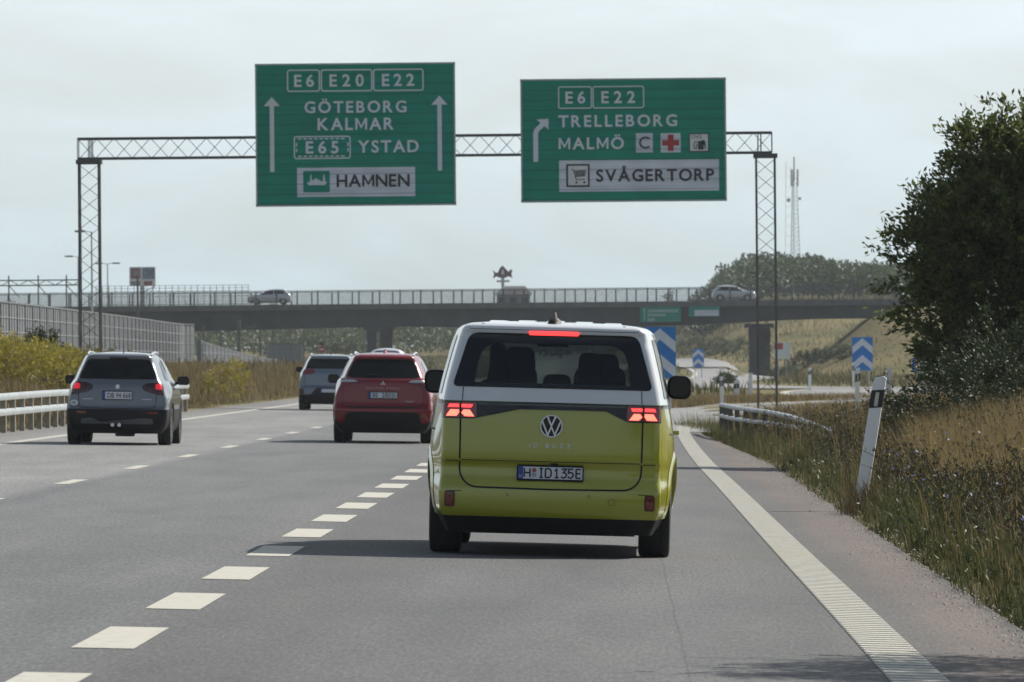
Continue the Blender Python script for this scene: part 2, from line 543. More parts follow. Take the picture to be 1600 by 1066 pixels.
M['grass_straw'] = leaf_mat('straw_grass', [(.11, .082, .036), (.19, .14, .062), (.30, .225, .10), (.13, .11, .045)], .3, .8)
M['weed'] = leaf_mat('weed_stems', [(.030, .026, .015), (.055, .042, .022), (.05, .058, .018)], .15, .8)
M['chicory'] = mat('chicory_petal', (.36, .37, .58), .7, 0, 0, .15, 20)
M['yellow_petal'] = mat('yellow_petal', (.55, .36, .02), .7, 0, 0, .15, 20)

# ------------------------------------------------------------------ ground shape
def ground(x, y):
    x = np.asarray(x, dtype=float)
    y = np.asarray(y, dtype=float)
    xr = np.clip(x, -12.3, 2.45)
    z = np.where(xr > -2.7, -.034 * xr, .0918 + .022 * (-2.7 - xr))
    far = sstep(420, 640, y)
    z = z * (1 - .6 * far)
    # right verge bank, near only
    z = z + sstep(2.6, 8.5, x) * .72 * (1 - sstep(122, 172, y)) + sstep(2.5, 3.3, x) * .06
    z = z + sstep(8, 16, x) * .5 * (1 - sstep(150, 230, y))
    # left bank below the noise wall
    z = z + sstep(-12.6, -19, x) * .95 * (1 - .4 * far)
    # far ground rises gently
    z = z + 3.6 * sstep(700, 1250, y)
    # slip road climbs
    z = z + 1.1 * sstep(590, 740, y) * sstep(-1, 6, x) * (1 - sstep(10.6, 13.2, x) * (1 - sstep(720, 760, y)))
    # hillside behind the bridge on the right
    z = z + 6.6 * sstep(730, 900, y) * sstep(5, 22, x)
    # fill of the bridge's right approach
    z = z + 6.6 * sstep(15.5, 27.5, x) * sstep(628, 684, y) * (1 - sstep(710, 735, y))
    # wooded hill
    z = z + 1.8 * sstep(960, 1120, y) * np.exp(-((x - 24) / 18.0) ** 2)
    # left approach
    z = z + 5.2 * sstep(-44, -66, x) * sstep(640, 690, y) * (1 - sstep(735, 790, y))
    return z
def gz(x, y): return float(ground(x, y))

def axis(parts):
    out = []
    for a, b, s in parts: out += list(np.arange(a, b, s))
    return np.array(out)
def build_terrain():
    xs = axis([(-600, -140, 40), (-140, -40, 8), (-40, -13, 1.5), (-13, -11, .25), (-11, 1.5, 2.5), (1.5, 4, .18), (4, 18, 1.0), (18, 60, 3), (60, 140, 10), (140, 601, 50)])
    ys = axis([(-120, 20, 10), (20, 260, 4), (260, 620, 8), (620, 760, 5), (760, 1250, 15), (1250, 1701, 50)])
    X, Y = np.meshgrid(xs, ys)
    Z = ground(X, Y)
    lump = (np.sin(X * 1.7 + Y * .31) * np.sin(Y * .9 - X * .4)) * .035
    inroad = ((X > -11.9) & (X < 2.4)).astype(float)
    Z = Z - .08 * inroad + (1 - inroad) * lump * sstep(0, 1.5, np.minimum(np.abs(X + 11.9), np.abs(X - 2.4)))
    ny, nx = X.shape
    V = np.stack([X, Y, Z], -1).reshape(-1, 3)
    i = np.arange(ny - 1)[:, None] * nx + np.arange(nx - 1)[None, :]
    Fc = np.stack([i, i + 1, i + nx + 1, i + nx], -1).reshape(-1, 4)
    o = npmesh('ground', V, Fc, M['turf'], smooth=True)
    tag(o, kind='structure')
build_terrain()

def strip(name, pts_l, pts_r, m, lift, nx=2, kind='structure'):
    """road ribbon between two edge polylines, laid on the ground"""
    V, Fc = [], []
    n = len(pts_l)
    for a, b in zip(pts_l, pts_r):
        for k in range(nx + 1):
            f = k / nx
            x, y = a[0] * (1 - f) + b[0] * f, a[1] * (1 - f) + b[1] * f
            V.append((x, y, gz(x, y) + (lift(y) if callable(lift) else lift)))
    w = nx + 1
    for i in range(n - 1):
        for k in range(nx):
            Fc.append((i * w + k, i * w + k + 1, (i + 1) * w + k + 1, (i + 1) * w + k))
    o = npmesh(name, V, Fc, m, smooth=True)
    tag(o, kind=kind)
    return o
def spline(pts, n):
    """dense Catmull-Rom through 2D points"""
    P = [Vector(p) for p in pts]
    P = [P[0] * 2 - P[1]] + P + [P[-1] * 2 - P[-2]]
    out = []
    for i in range(1, len(P) - 2):
        for k in range(n):
            t = k / n
            a, b, c, d = P[i - 1:i + 3]
            out.append(.5 * ((2 * b) + (c - a) * t + (2 * a - 5 * b + 4 * c - d) * t * t + (3 * b - a - 3 * c + d) * t ** 3))
    out.append(P[-2])
    return out
def offset_line(pts, o):
    out = []
    for i, p in enumerate(pts):
        d = (pts[min(i + 1, len(pts) - 1)] - pts[max(i - 1, 0)])
        d.normalize()
        out.append(Vector((p.x + d.y * o, p.y - d.x * o)))
    return out

# main carriageway
ys = list(np.arange(-110, 250, 3.0)) + list(np.arange(250, 1500, 12.0))
def red(y):   # right edge of the carriageway sheet
    e = 2.45 - .5 * float(sstep(110, 165, y))
    return e if y < 168 else (e - (y - 168) * .04 if y < 250 else -1.3)
strip('road', [(-11.9, y) for y in ys], [(red(y), y) for y in ys], M['asphalt'], 0.0, 14)
# exit road that swings right
exit_c = spline([(-.75, 166), (-.35, 185), (.7, 210), (2.6, 232), (5.6, 254), (10, 276), (17, 298), (28, 318), (44, 332), (70, 340)], 8)
strip('exit_road', offset_line(exit_c, -2.9), offset_line(exit_c, 2.9), M['ramp_asphalt'], .010, 4)
ramp_c = spline([(70, 372), (44, 376), (28, 380), (17, 388), (9.5, 408), (6.0, 445), (5.4, 490), (6.8, 540), (9.5, 600), (10.5, 660), (9.0, 730), (5.5, 800), (-3, 880)], 8)
strip('slip_road', offset_line(ramp_c, -3.6), offset_line(ramp_c, 3.6), M['ramp_asphalt'], .05, 4)
apron = [(8.2, 300), (8.0, 330), (8.6, 360), (10.5, 385)]
strip('ramp_apron', [(8.6, 285), (7.6, 305), (7.4, 330), (8.2, 360), (10.5, 392)], [(60, 325), (60, 335), (60, 345), (60, 360), (60, 372)], M['ramp_asphalt'], .035, 20)

# painted markings
def quad_on_road(mb, x0, x1, y0, y1, lift, slant=0, ny=1):
    for k in range(ny):
        a, b = y0 + (y1 - y0) * k / ny, y0 + (y1 - y0) * (k + 1) / ny
        mb.add([(x0, a, gz(x0, a) + lift), (x1, a, gz(x1, a) + lift), (x1, b, gz(x1, b) + lift), (x0, b, gz(x0, b) + lift)], [(0, 1, 2, 3)])
mb = MB()
# wide short dashes of the exit lane: 3 m line, 3 m gap
Y0 = 37.9
for k in range(-12, 26):
    y = Y0 + 6.0 * k
    if y > 200: break
    quad_on_road(mb, -2.84, -2.51, y, y + 3.0, .004)
for k in range(-5, 60):
    y = 85.6 + 12 * k
    quad_on_road(mb, -6.60, -6.42, y, y + 3.2, .004)
mb.build('lane_markings', M['line'], fix=False)
tag(D.objects['lane_markings'], kind='structure')
mb = MB()
quad_on_road(mb, -10.46, -10.22, -100, 900, .004, ny=120)
mb.build('left_edge_marking', M['line_worn'], fix=False)
tag(D.objects['left_edge_marking'], kind='structure')
# profiled right edge line: flat band with raised cross ribs
edge_c = spline([(1.53, -60), (1.52, 20), (1.50, 44), (1.47, 62), (1.44, 90), (1.40, 118), (1.46, 148), (1.56, 168), (1.76, 180), (2.12, 190), (2.85, 203), (4.1, 216), (6.2, 233), (9.4, 252), (14, 272), (22, 292)], 26)
el, er = offset_line(edge_c, -.15), offset_line(edge_c, .15)
elift = lambda y: .004 if y < 158 else .018
strip('right_edge_marking', el, er, M['line_worn'], elift, 1)
mb = MB()
acc = 0
for i in range(len(edge_c) - 1):
    seg = edge_c[i + 1] - edge_c[i]
    L = seg.length
    pos = -acc
    while True:
        pos += .32
        if pos > L: break
        if pos < 0: continue
        c = edge_c[i] + seg * (pos / L)
        if c.y > 210 or c.y < 10: continue
        t = seg.normalized()
        nrm = Vector((t.y, -t.x))
        hw = .145
        a0, a1 = c - nrm * hw, c + nrm * hw
        b0, b1 = a0 + t * .20, a1 + t * .20
        zb = elift(c.y)
        zt = zb + .006
        vs = [(p.x, p.y, gz(p.x, p.y) + q) for q in (zb, zt) for p in (a0, a1, b1, b0)]
        mb.add(vs, [(4, 5, 6, 7), (0, 1, 5, 4), (1, 2, 6, 5), (2, 3, 7, 6), (3, 0, 4, 7)])
    acc = L - (pos - .32)
mb.build('right_edge_ribs', M['rib_paint'], fix=False)
tag(D.objects['right_edge_ribs'], kind='structure')
# edge lines of the ramps
ramp_l = offset_line(ramp_c, -3.3)
strip('ramp_edge_marking', offset_line(ramp_l, -.15), offset_line(ramp_l, .15), M['line'], .075, 1)
nose = spline([(15, 282), (9.6, 291), (8.0, 306), (7.75, 330), (8.5, 356), (10.6, 380)], 8)
strip('nose_edge_marking', offset_line(nose, -.2), offset_line(nose, .2), M['line'], .06, 1)

# ------------------------------------------------------------------ lettering
def text_flat(body, size=1.0, offset=0.0, spacing=1.0):
    c = D.curves.new('lettering', 'FONT')
    c.body = body
    c.size = size
    c.offset = offset
    c.space_character = spacing
    c.resolution_u = 4
    o = D.objects.new('lettering', c)
    COL.objects.link(o)
    bpy.context.view_layer.update()
    me = D.meshes.new_from_object(o)
    V = [Vector(v.co) for v in me.vertices]
    Fc = [tuple(p.vertices) for p in me.polygons]
    D.objects.remove(o)
    D.curves.remove(c)
    D.meshes.remove(me)
    return V, Fc
_h, _ = text_flat('H')
CAP = max(v.y for v in _h)
_gc = {}
def glyph(ch, weight):
    """one character: flat mesh starting at x = 0, its width and advance"""
    key = (ch, weight)
    if key in _gc: return _gc[key]
    if ch == 'M':
        t, w = .078 + 2 * weight, .70
        h = CAP
        pts = [(0, 0), (0, h), (t * 1.05, h), (w / 2, h * .36), (w - t * 1.05, h), (w, h), (w, 0), (w - t, 0), (w - t, h * .66), (w / 2, h * .08), (t, h * .66), (t, 0)]
        V = [Vector((x, y, 0)) for x, y in pts]
        Fc = [(0, 1, 10, 11), (1, 2, 10), (2, 3, 9, 10), (3, 4, 8, 9), (4, 5, 8), (5, 6, 7, 8)]
        r = (V, Fc, w, .06)
    else:
        V, Fc = text_flat(ch, 1.0, weight if ch not in '34' else weight * .6)
        a, b = min(v.x for v in V), max(v.x for v in V)
        r = ([Vector((v.x - a, v.y, 0)) for v in V], Fc, b - a, .02 if ch in 'ATVYÅ' else .06)
    _gc[key] = r
    return r
def text_fit(body, x0, x1, z0, z1, weight=.017):
    """capitals of the given height spread evenly over the given width"""
    s = (z1 - z0) / CAP
    gl = [None if c == ' ' else glyph(c, weight) for c in body]
    wid = [(.3 if g is None else g[2] + g[3]) * s for g in gl]
    tgt = x1 - x0
    n = len(body)
    gap = (tgt - sum(wid)) / max(1, n - 1)
    k = 1.0
    if gap < .01 * s:
        k = tgt / (sum(wid) + .03 * s * (n - 1))
        gap = .03 * s * k
    if n == 1: x0, k = (x0 + x1) / 2 - wid[0] / 2, 1.0
    VV, FF = [], []
    x = x0
    for g, w in zip(gl, wid):
        if g is not None:
            b = len(VV)
            VV += [(x + (v.x + g[3] / 2) * s * k, z0 + v.y * s) for v in g[0]]
            FF += [tuple(i + b for i in f) for f in g[1]]
        x += w * k + gap
    return VV, FF
def lettering(name, items, y, m, parent):
    """several lines of text merged as one flat sheet; faces look along -y"""
    mb = MB()
    for V, Fc in items:
        mb.add([(x, y, z) for x, z in V], Fc)
    return mb.build(name, m, parent, fix=False)
def strokes(lines, w, step=.0003, y=0.0, cap=0.0):
    """flat strokes of width w along polylines in (x, z); later strokes lie a hair prouder"""
    mb = MB()
    k = 0
    for pl in lines:
        n = len(pl)
        P = [Vector(p) for p in pl]
        L, Rr = [], []
        for i in range(n):
            d0 = (P[i] - P[i - 1]).normalized() if i else None
            d1 = (P[i + 1] - P[i]).normalized() if i < n - 1 else None
            if d0 is None: d0 = d1
            if d1 is None: d1 = d0
            n0, n1 = Vector((-d0.y, d0.x)), Vector((-d1.y, d1.x))
            mm = (n0 + n1)
            mm = mm.normalized() if mm.length > 1e-4 else n0
            sc = min(1.0 / max(.35, mm.dot(n0)), 2.2)
            L.append(P[i] + mm * w / 2 * sc)
            Rr.append(P[i] - mm * w / 2 * sc)
        yy = y - k * step
        vs = [(p.x, yy, p.y) for p in L] + [(p.x, yy, p.y) for p in Rr]
        mb.add(vs, [(i, i + 1, n + i + 1, n + i) for i in range(n - 1)])
        k += 1
    return mb
def arc(cx, cz, r, a0, a1, n=10, rz=None):
    rz = rz or r
    return [(cx + r * math.cos(R(a0 + (a1 - a0) * i / n)), cz + rz * math.sin(R(a0 + (a1 - a0) * i / n))) for i in range(n + 1)]
GLYPH = {   # plate characters, in a box 0..1 by 0..1
    'H': [[(0, 0), (0, 1)], [(1, 0), (1, 1)], [(0, .5), (1, .5)]],
    'I': [[(.5, 0), (.5, 1)], [(.1, 0), (.9, 0)], [(.1, 1), (.9, 1)]],
    'D': [[(0, 0), (0, 1)], [(0, 1)] + arc(.5, .62, .5, 90, 0, 6, .38) + arc(.5, .38, .5, 0, -90, 6, .38) + [(0, 0)]],
    '1': [[(.1, .72), (.55, 1), (.55, 0)], [(.1, 0), (1, 0)]],
    '3': [[(.05, 1), (.95, 1), (.42, .6)] + arc(.45, .3, .5, 80, -150, 10, .3)],
    '5': [[(.95, 1), (.15, 1), (.1, .55)] + arc(.45, .32, .5, 105, -150, 12, .32)],
    'E': [[(0, 0), (0, 1)], [(0, 1), (.9, 1)], [(0, .52), (.8, .52)], [(0, 0), (.9, 0)]],
}
def glyph_lines(ch, x, z, w, h):
    return [[(x + a * w, z + b * h) for a, b in pl] for pl in GLYPH[ch]]

# ------------------------------------------------------------------ vehicle bodies
def pchip(xk, yk, x):
    xk, yk = np.asarray(xk, float), np.asarray(yk, float)
    h = np.diff(xk)
    dl = np.diff(yk) / h
    d = np.zeros_like(yk)
    d[0], d[-1] = dl[0], dl[-1]
    for i in range(1, len(xk) - 1):
        if dl[i - 1] * dl[i] > 0:
            w1, w2 = 2 * h[i] + h[i - 1], h[i] + 2 * h[i - 1]
            d[i] = (w1 + w2) / (w1 / dl[i - 1] + w2 / dl[i])
    i = np.clip(np.searchsorted(xk, x) - 1, 0, len(h) - 1)
    t = (x - xk[i]) / h[i]
    return yk[i] * (1 + 2 * t) * (1 - t) ** 2 + h[i] * d[i] * t * (1 - t) ** 2 + yk[i + 1] * t * t * (3 - 2 * t) + h[i] * d[i + 1] * t * t * (t - 1)

class Body:
    """car body lofted through horizontal slices: z, rear half width, full half width, rear y, front y"""
    def __init__(s, keys, rr=.06, rf=.35, bow=.05, flare=.8, front_in=.12):
        k = np.array(keys, float)
        s.k, s.rr, s.rf, s.bow, s.flare, s.fi = k, rr, rf, bow, flare, front_in
    def at(s, z):
        z = float(np.clip(z, s.k[0, 0], s.k[-1, 0]))
        return [float(pchip(s.k[:, 0], s.k[:, i], z)) for i in range(1, 5)]
    def yrear(s, x, z):
        wr, w, yr, yf = s.at(z)
        x = abs(x)
        rr = min(s.rr, wr * .5)
        xe = min(x, wr)
        y = yr + s.bow * (min(xe, wr - rr) / wr) ** 2
        if xe > wr - rr:
            q = xe - (wr - rr)
            y += rr - math.sqrt(max(0, rr * rr - q * q))
        return y
    def xside(s, y, z):
        wr, w, yr, yf = s.at(z)
        y0 = yr + s.bow + min(s.rr, wr * .5)
        t = min(max((y - y0) / s.flare, 0), 1)
        x = wr + (w - wr) * math.sin(t * math.pi / 2)
        tf = min(max((y - (yf - s.rf * 3)) / (s.rf * 3), 0), 1)
        return x - s.fi * tf ** 2.2
    def yfront(s, x, z):
        wr, w, yr, yf = s.at(z)
        return yf - .14 * (abs(x) / max(w, .1)) ** 2.5
    def ring(s, z, ns=56):
        wr, w, yr, yf = s.at(z)
        rr = min(s.rr, wr * .5)
        half = []
        nf = 14
        for i in range(nf): half.append(((wr - rr) * i / nf, None))
        pts = [(x, s.yrear(x, z)) for x, _ in half]
        for i in range(5):
            a = math.pi / 2 * i / 5
            x = wr - rr + rr * math.sin(a)
            pts.append((x, yr + s.bow * ((wr - rr) / wr) ** 2 + rr - rr * math.cos(a)))
        y0, y1 = yr + s.bow + rr, yf - s.rf * .45 - .05
        for i in range(ns + 1):
            y = y0 + (y1 - y0) * i / ns
            pts.append((s.xside(y, z), y))
        xe = s.xside(y1, z)
        for i in range(1, 6):
            a = math.pi / 2 * i / 6
            x = xe - xe * .22 * (1 - math.cos(a))
            pts.append((x, y1 + (s.yfront(x, z) - y1) * math.sin(a)))
        xl = pts[-1][0]
        for i in range(1, 9):
            x = xl * (1 - i / 8)
            pts.append((x, s.yfront(x, z)))
        full = pts + [(-x, y) for x, y in pts[-2:0:-1]]
        return full
    def shell(s, name, z0, z1, m, parent, nz=26, cut=None, cap_top=False, cap_bot=False, shrink=0.0, crown=.02, ns=56):
        zs = np.linspace(z0, z1, nz)
        rings = []
        for z in zs:
            rg = s.ring(z, ns)
            if shrink:
                cy = (min(p[1] for p in rg) + max(p[1] for p in rg)) / 2
                hx, hy = max(abs(p[0]) for p in rg), (max(p[1] for p in rg) - cy)
                rg = [(x * (hx - shrink) / hx, cy + (y - cy) * (hy - shrink) / hy) for x, y in rg]
            rings.append([(x, y, z) for x, y in rg])
        n = len(rings[0])
        mb = MB()
        vs = [p for r in rings for p in r]
        fs = []
        for i in range(nz - 1):
            for k in range(n):
                f = (i * n + k, i * n + (k + 1) % n, (i + 1) * n + (k + 1) % n, (i + 1) * n + k)
                if cut:
                    c = [sum(vs[q][a] for q in f) / 4 for a in range(3)]
                    if cut(*c): continue
                fs.append(f)
        if cap_top:
            b = len(vs)
            last = rings[-1]
            cy = sum(p[1] for p in last) / n
            for q in (.8, .5, .0):
                vs += [(p[0] * q, cy + (p[1] - cy) * q, p[2] + crown * (1 - q * q)) for p in last]
            o = (nz - 1) * n
            for lv in range(3):
                a0 = o if lv == 0 else b + (lv - 1) * n
                b0 = b + lv * n
                for k in range(n): fs.append((a0 + k, a0 + (k + 1) % n, b0 + (k + 1) % n, b0 + k))
        if cap_bot: fs.append(tuple(range(n))[::-1])
        mb.add(vs, fs)
        return mb.build(name, m, parent, smooth=True)
    # --- surface patches
    def _bm_patch(s, poly, dx, dz, holes=None):
        bm = bmesh.new()
        vs = [bm.verts.new((p[0], 0, p[1])) for p in poly]
        if holes:
            hs = [bm.verts.new((p[0], 0, p[1])) for p in holes]
            n = len(vs)
            for i in range(n): bm.faces.new((vs[i], vs[(i + 1) % n], hs[(i + 1) % n], hs[i]))
        else:
            bm.faces.new(vs)
        bmesh.ops.triangulate(bm, faces=bm.faces[:])
        for ax, st in ((0, dx), (2, dz)):
            lo, hi = min(v.co[ax] for v in bm.verts), max(v.co[ax] for v in bm.verts)
            k = math.floor(lo / st) + 1
            while k * st < hi - 1e-6:
                pl = Vector((0, 0, 0)); pl[ax] = k * st
                no = Vector((0, 0, 0)); no[ax] = 1
                bmesh.ops.bisect_plane(bm, geom=bm.verts[:] + bm.edges[:] + bm.faces[:], plane_co=pl, plane_no=no, dist=1e-5)
                k += 1
        return bm
    def rear(s, name, poly, m, parent, off=.004, thick=.02, hole=None, dx=.05, dz=.06, smooth=True):
        bm = s._bm_patch(poly, dx, dz, hole)
        for f in bm.faces:
            if f.normal.y > 0: f.normal_flip()
        if thick:
            be = [e for e in bm.edges if len(e.link_faces) == 1]
            ret = bmesh.ops.extrude_edge_only(bm, edges=be)
            nv = {v for v in ret['geom'] if isinstance(v, bmesh.types.BMVert)}
        else: nv = set()
        for v in bm.verts:
            v.co.y = s.yrear(v.co.x, v.co.z) - off + (thick if v in nv else 0)
        bm.normal_update()
        me = D.meshes.new(name)
        bm.to_mesh(me)
        bm.free()
        me.polygons.foreach_set('use_smooth', [smooth] * len(me.polygons))
        try: me.set_sharp_from_angle(angle=R(35))
        except Exception: pass
        o = D.objects.new(name, me)
        COL.objects.link(o)
        me.materials.append(m)
        o.parent = parent
        return o
    def rear_line(s, name, pts, w, m, parent, off=.0025, closed=False):
        P = []
        for a, b in zip(pts, pts[1:] + ([pts[0]] if closed else [])):
            n = max(1, int((Vector(b) - Vector(a)).length / .04))
            P += [tuple(Vector(a).lerp(Vector(b), k / n)) for k in range(n)]
        if not closed: P.append(pts[-1])
        mb = strokes([P], w)
        mb.v = [(x, s.yrear(x, z) - off, z) for x, _, z in mb.v]
        return mb.build(name, m, parent, fix=False)
    def side(s, name, poly, sgn, m, parent, off=.004, thick=.02):
        bm = s._bm_patch(poly, .2, .06)      # x of the patch is y of the car
        be = [e for e in bm.edges if len(e.link_faces) == 1]
        nv = {v for v in bmesh.ops.extrude_edge_only(bm, edges=be)['geom'] if isinstance(v, bmesh.types.BMVert)} if thick else set()
        for v in bm.verts:
            y, z = v.co.x, v.co.z
            v.co = Vector((sgn * (s.xside(y, z) + off - (thick if v in nv else 0)), y, z))
        bmesh.ops.recalc_face_normals(bm, faces=bm.faces)
        for f in bm.faces:
            if f.normal.x * sgn < 0 and abs(f.normal.x) > .7: f.normal_flip()
        me = D.meshes.new(name)
        bm.to_mesh(me)
        bm.free()
        o = D.objects.new(name, me)
        COL.objects.link(o)
        me.materials.append(m)
        o.parent = parent
        return o

def rrect(x0, z0, x1, z1, r, n=5):
    return (arc(x1 - r, z1 - r, r, 0, 90, n) + arc(x0 + r, z1 - r, r, 90, 180, n) + arc(x0 + r, z0 + r, r, 180, 270, n) + arc(x1 - r, z0 + r, r, 270, 360, n))
def rpoly(pts, r, n=4):
    """polygon with rounded corners"""
    out = []
    m = len(pts)
    for i in range(m):
        p, a, b = Vector(pts[i]), Vector(pts[i - 1]), Vector(pts[(i + 1) % m])
        ri = r[i] if isinstance(r, (list, tuple)) else r
        da, db = (a - p), (b - p)
        ri = min(ri, da.length * .45, db.length * .45)
        A, B = p + da.normalized() * ri, p + db.normalized() * ri
        for k in range(n + 1):
            t = k / n
            out.append(tuple(A * (1 - t) ** 2 + p * 2 * t * (1 - t) + B * t * t))
    return out
def mirror(poly): return [(-x, z) for x, z in poly][::-1]

def add_wheels(parent, half, tw, r, ys, rim=True):
    for y in ys:
        for sg in (-1, 1):
            w = empty('wheel', (sg * (half - tw / 2), y, r), (0, 0, 0), parent)
            h = tw / 2
            prof = [(-h * .75, r * .60), (-h * .95, r * .70), (-h, r * .86), (-h * .92, r * .955), (-h * .72, r), (-h * .40, r), (-h * .36, r * .985), (-h * .28, r), (h * .28, r), (h * .36, r * .985), (h * .40, r), (h * .72, r), (h * .92, r * .955), (h, r * .86), (h * .95, r * .70), (h * .75, r * .60)]
            MB().lathe_x(prof, (0, 0, 0), 40).build('tyre', M['rubber'], w, smooth=True)
            mb = MB()
            mb.lathe_x([(-h * .7, r * .62), (sg * h * .5, r * .60), (sg * h * .82, r * .63), (sg * h * .80, r * .56), (sg * h * .4, r * .5)], (0, 0, 0), 32)
            mb.lathe_x([(sg * h * .1, .0), (sg * h * .1, r * .58)], (0, 0, 0), 32)
            mb.lathe_x([(sg * h * .62, .0), (sg * h * .6, r * .14), (sg * h * .3, r * .16)], (0, 0, 0), 20)
            for k in range(10):
                a = 2 * math.pi * k / 10
                mb.bar((sg * h * .55, r * .1 * math.cos(a), r * .1 * math.sin(a)), (sg * h * .66, r * .58 * math.cos(a), r * .58 * math.sin(a)), .035, .03)
            mb.build('rim', M['alloy'], w)

def add_arches(body, parent, y, r1, r2, zc, m, zlow):
    for sg in (-1, 1):
        mb = MB()
        vs, n = [], 22
        a0 = -math.asin(min(1, (zc - zlow) / r2)) if zlow < zc else 0
        for k in range(n + 1):
            a = a0 + (math.pi - 2 * a0) * k / n
            for rr_, inn, o in ((r1, .16, 0), (r1, 0, .010), ((r1 + r2) / 2, 0, .016), (r2, 0, .004)):
                yy, zz = y + rr_ * math.cos(a), zc + rr_ * math.sin(a)
                x = body.xside(yy, max(zz, body.k[0, 0])) + o - inn
                vs.append((sg * x, yy, zz))
        fs = [(k * 4 + i, k * 4 + i + 1, (k + 1) * 4 + i + 1, (k + 1) * 4 + i) for k in range(n) for i in range(3)]
        mb.add(vs, fs).build('wheel_arch', m, parent, smooth=True)

def add_mirror(parent, x, y, z, w, h, sg, m, m2):
    mb = MB()
    prof = rrect(-w / 2, -h / 2, w / 2, h / 2, min(w, h) * .32, 5)
    n = len(prof)
    vs, fs = [], []
    for yy, k in ((-.055, .86), (-.05, .96), (-.03, 1.0), (.02, .97), (.07, .78), (.10, .45)):
        vs += [(x + p[0] * k, y + yy, z + p[1] * k) for p in prof]
    for i in range(5):
        for j in range(n): fs.append((i * n + j, i * n + (j + 1) % n, (i + 1) * n + (j + 1) % n, (i + 1) * n + j))
    fs += [tuple(range(n))[::-1], tuple(range(5 * n, 6 * n))]
    mb.add(vs, fs)
    mb.bar((x - sg * w * .45, y + .01, z - h * .28), (x - sg * (w * .5 + .09), y + .03, z - h * .36), .07, .05)
    mo = mb.build('wing_mirror', m, parent, smooth=True)
    g = MB().prism([(x + p[0] * .80, z + p[1] * .80) for p in prof], y - .060, y - .056)
    g.build('mirror_glass', m2, mo)

def add_plate(body, parent, xc, zc, w, h, text, kind='eu', tilt=0):
    y = min(body.yrear(xc - w / 2, zc), body.yrear(xc + w / 2, zc), body.yrear(xc, zc + h / 2), body.yrear(xc, zc - h / 2)) - .012
    mb = MB().prism(rrect(xc - w / 2, zc - h / 2, xc + w / 2, zc + h / 2, .008, 2), y, y + .010)
    p = mb.build('number_plate', M['plate'], parent)
    fr = MB()
    for a, b in (((-w / 2, -h / 2), (w / 2, -h / 2)), ((w / 2, -h / 2), (w / 2, h / 2)), ((w / 2, h / 2), (-w / 2, h / 2)), ((-w / 2, h / 2), (-w / 2, -h / 2))):
        fr.bar((xc + a[0], y + .004, zc + a[1]), (xc + b[0], y + .004, zc + b[1]), .010, .016)
    fr.build('plate_frame', M['black_plastic'], p)
    MB().prism(rrect(xc - w / 2 + .006, zc - h / 2 + .007, xc - w / 2 + .045, zc + h / 2 - .007, .004, 2), y - .002, y).build('country_band', M['plate_blue'], p)
    return p, y

def wheel_cut(ys, r, zc):
    def f(x, y, z):
        return abs(x) > .45 and any((y - q) ** 2 + (z - zc) ** 2 < r * r for q in ys)
    return f

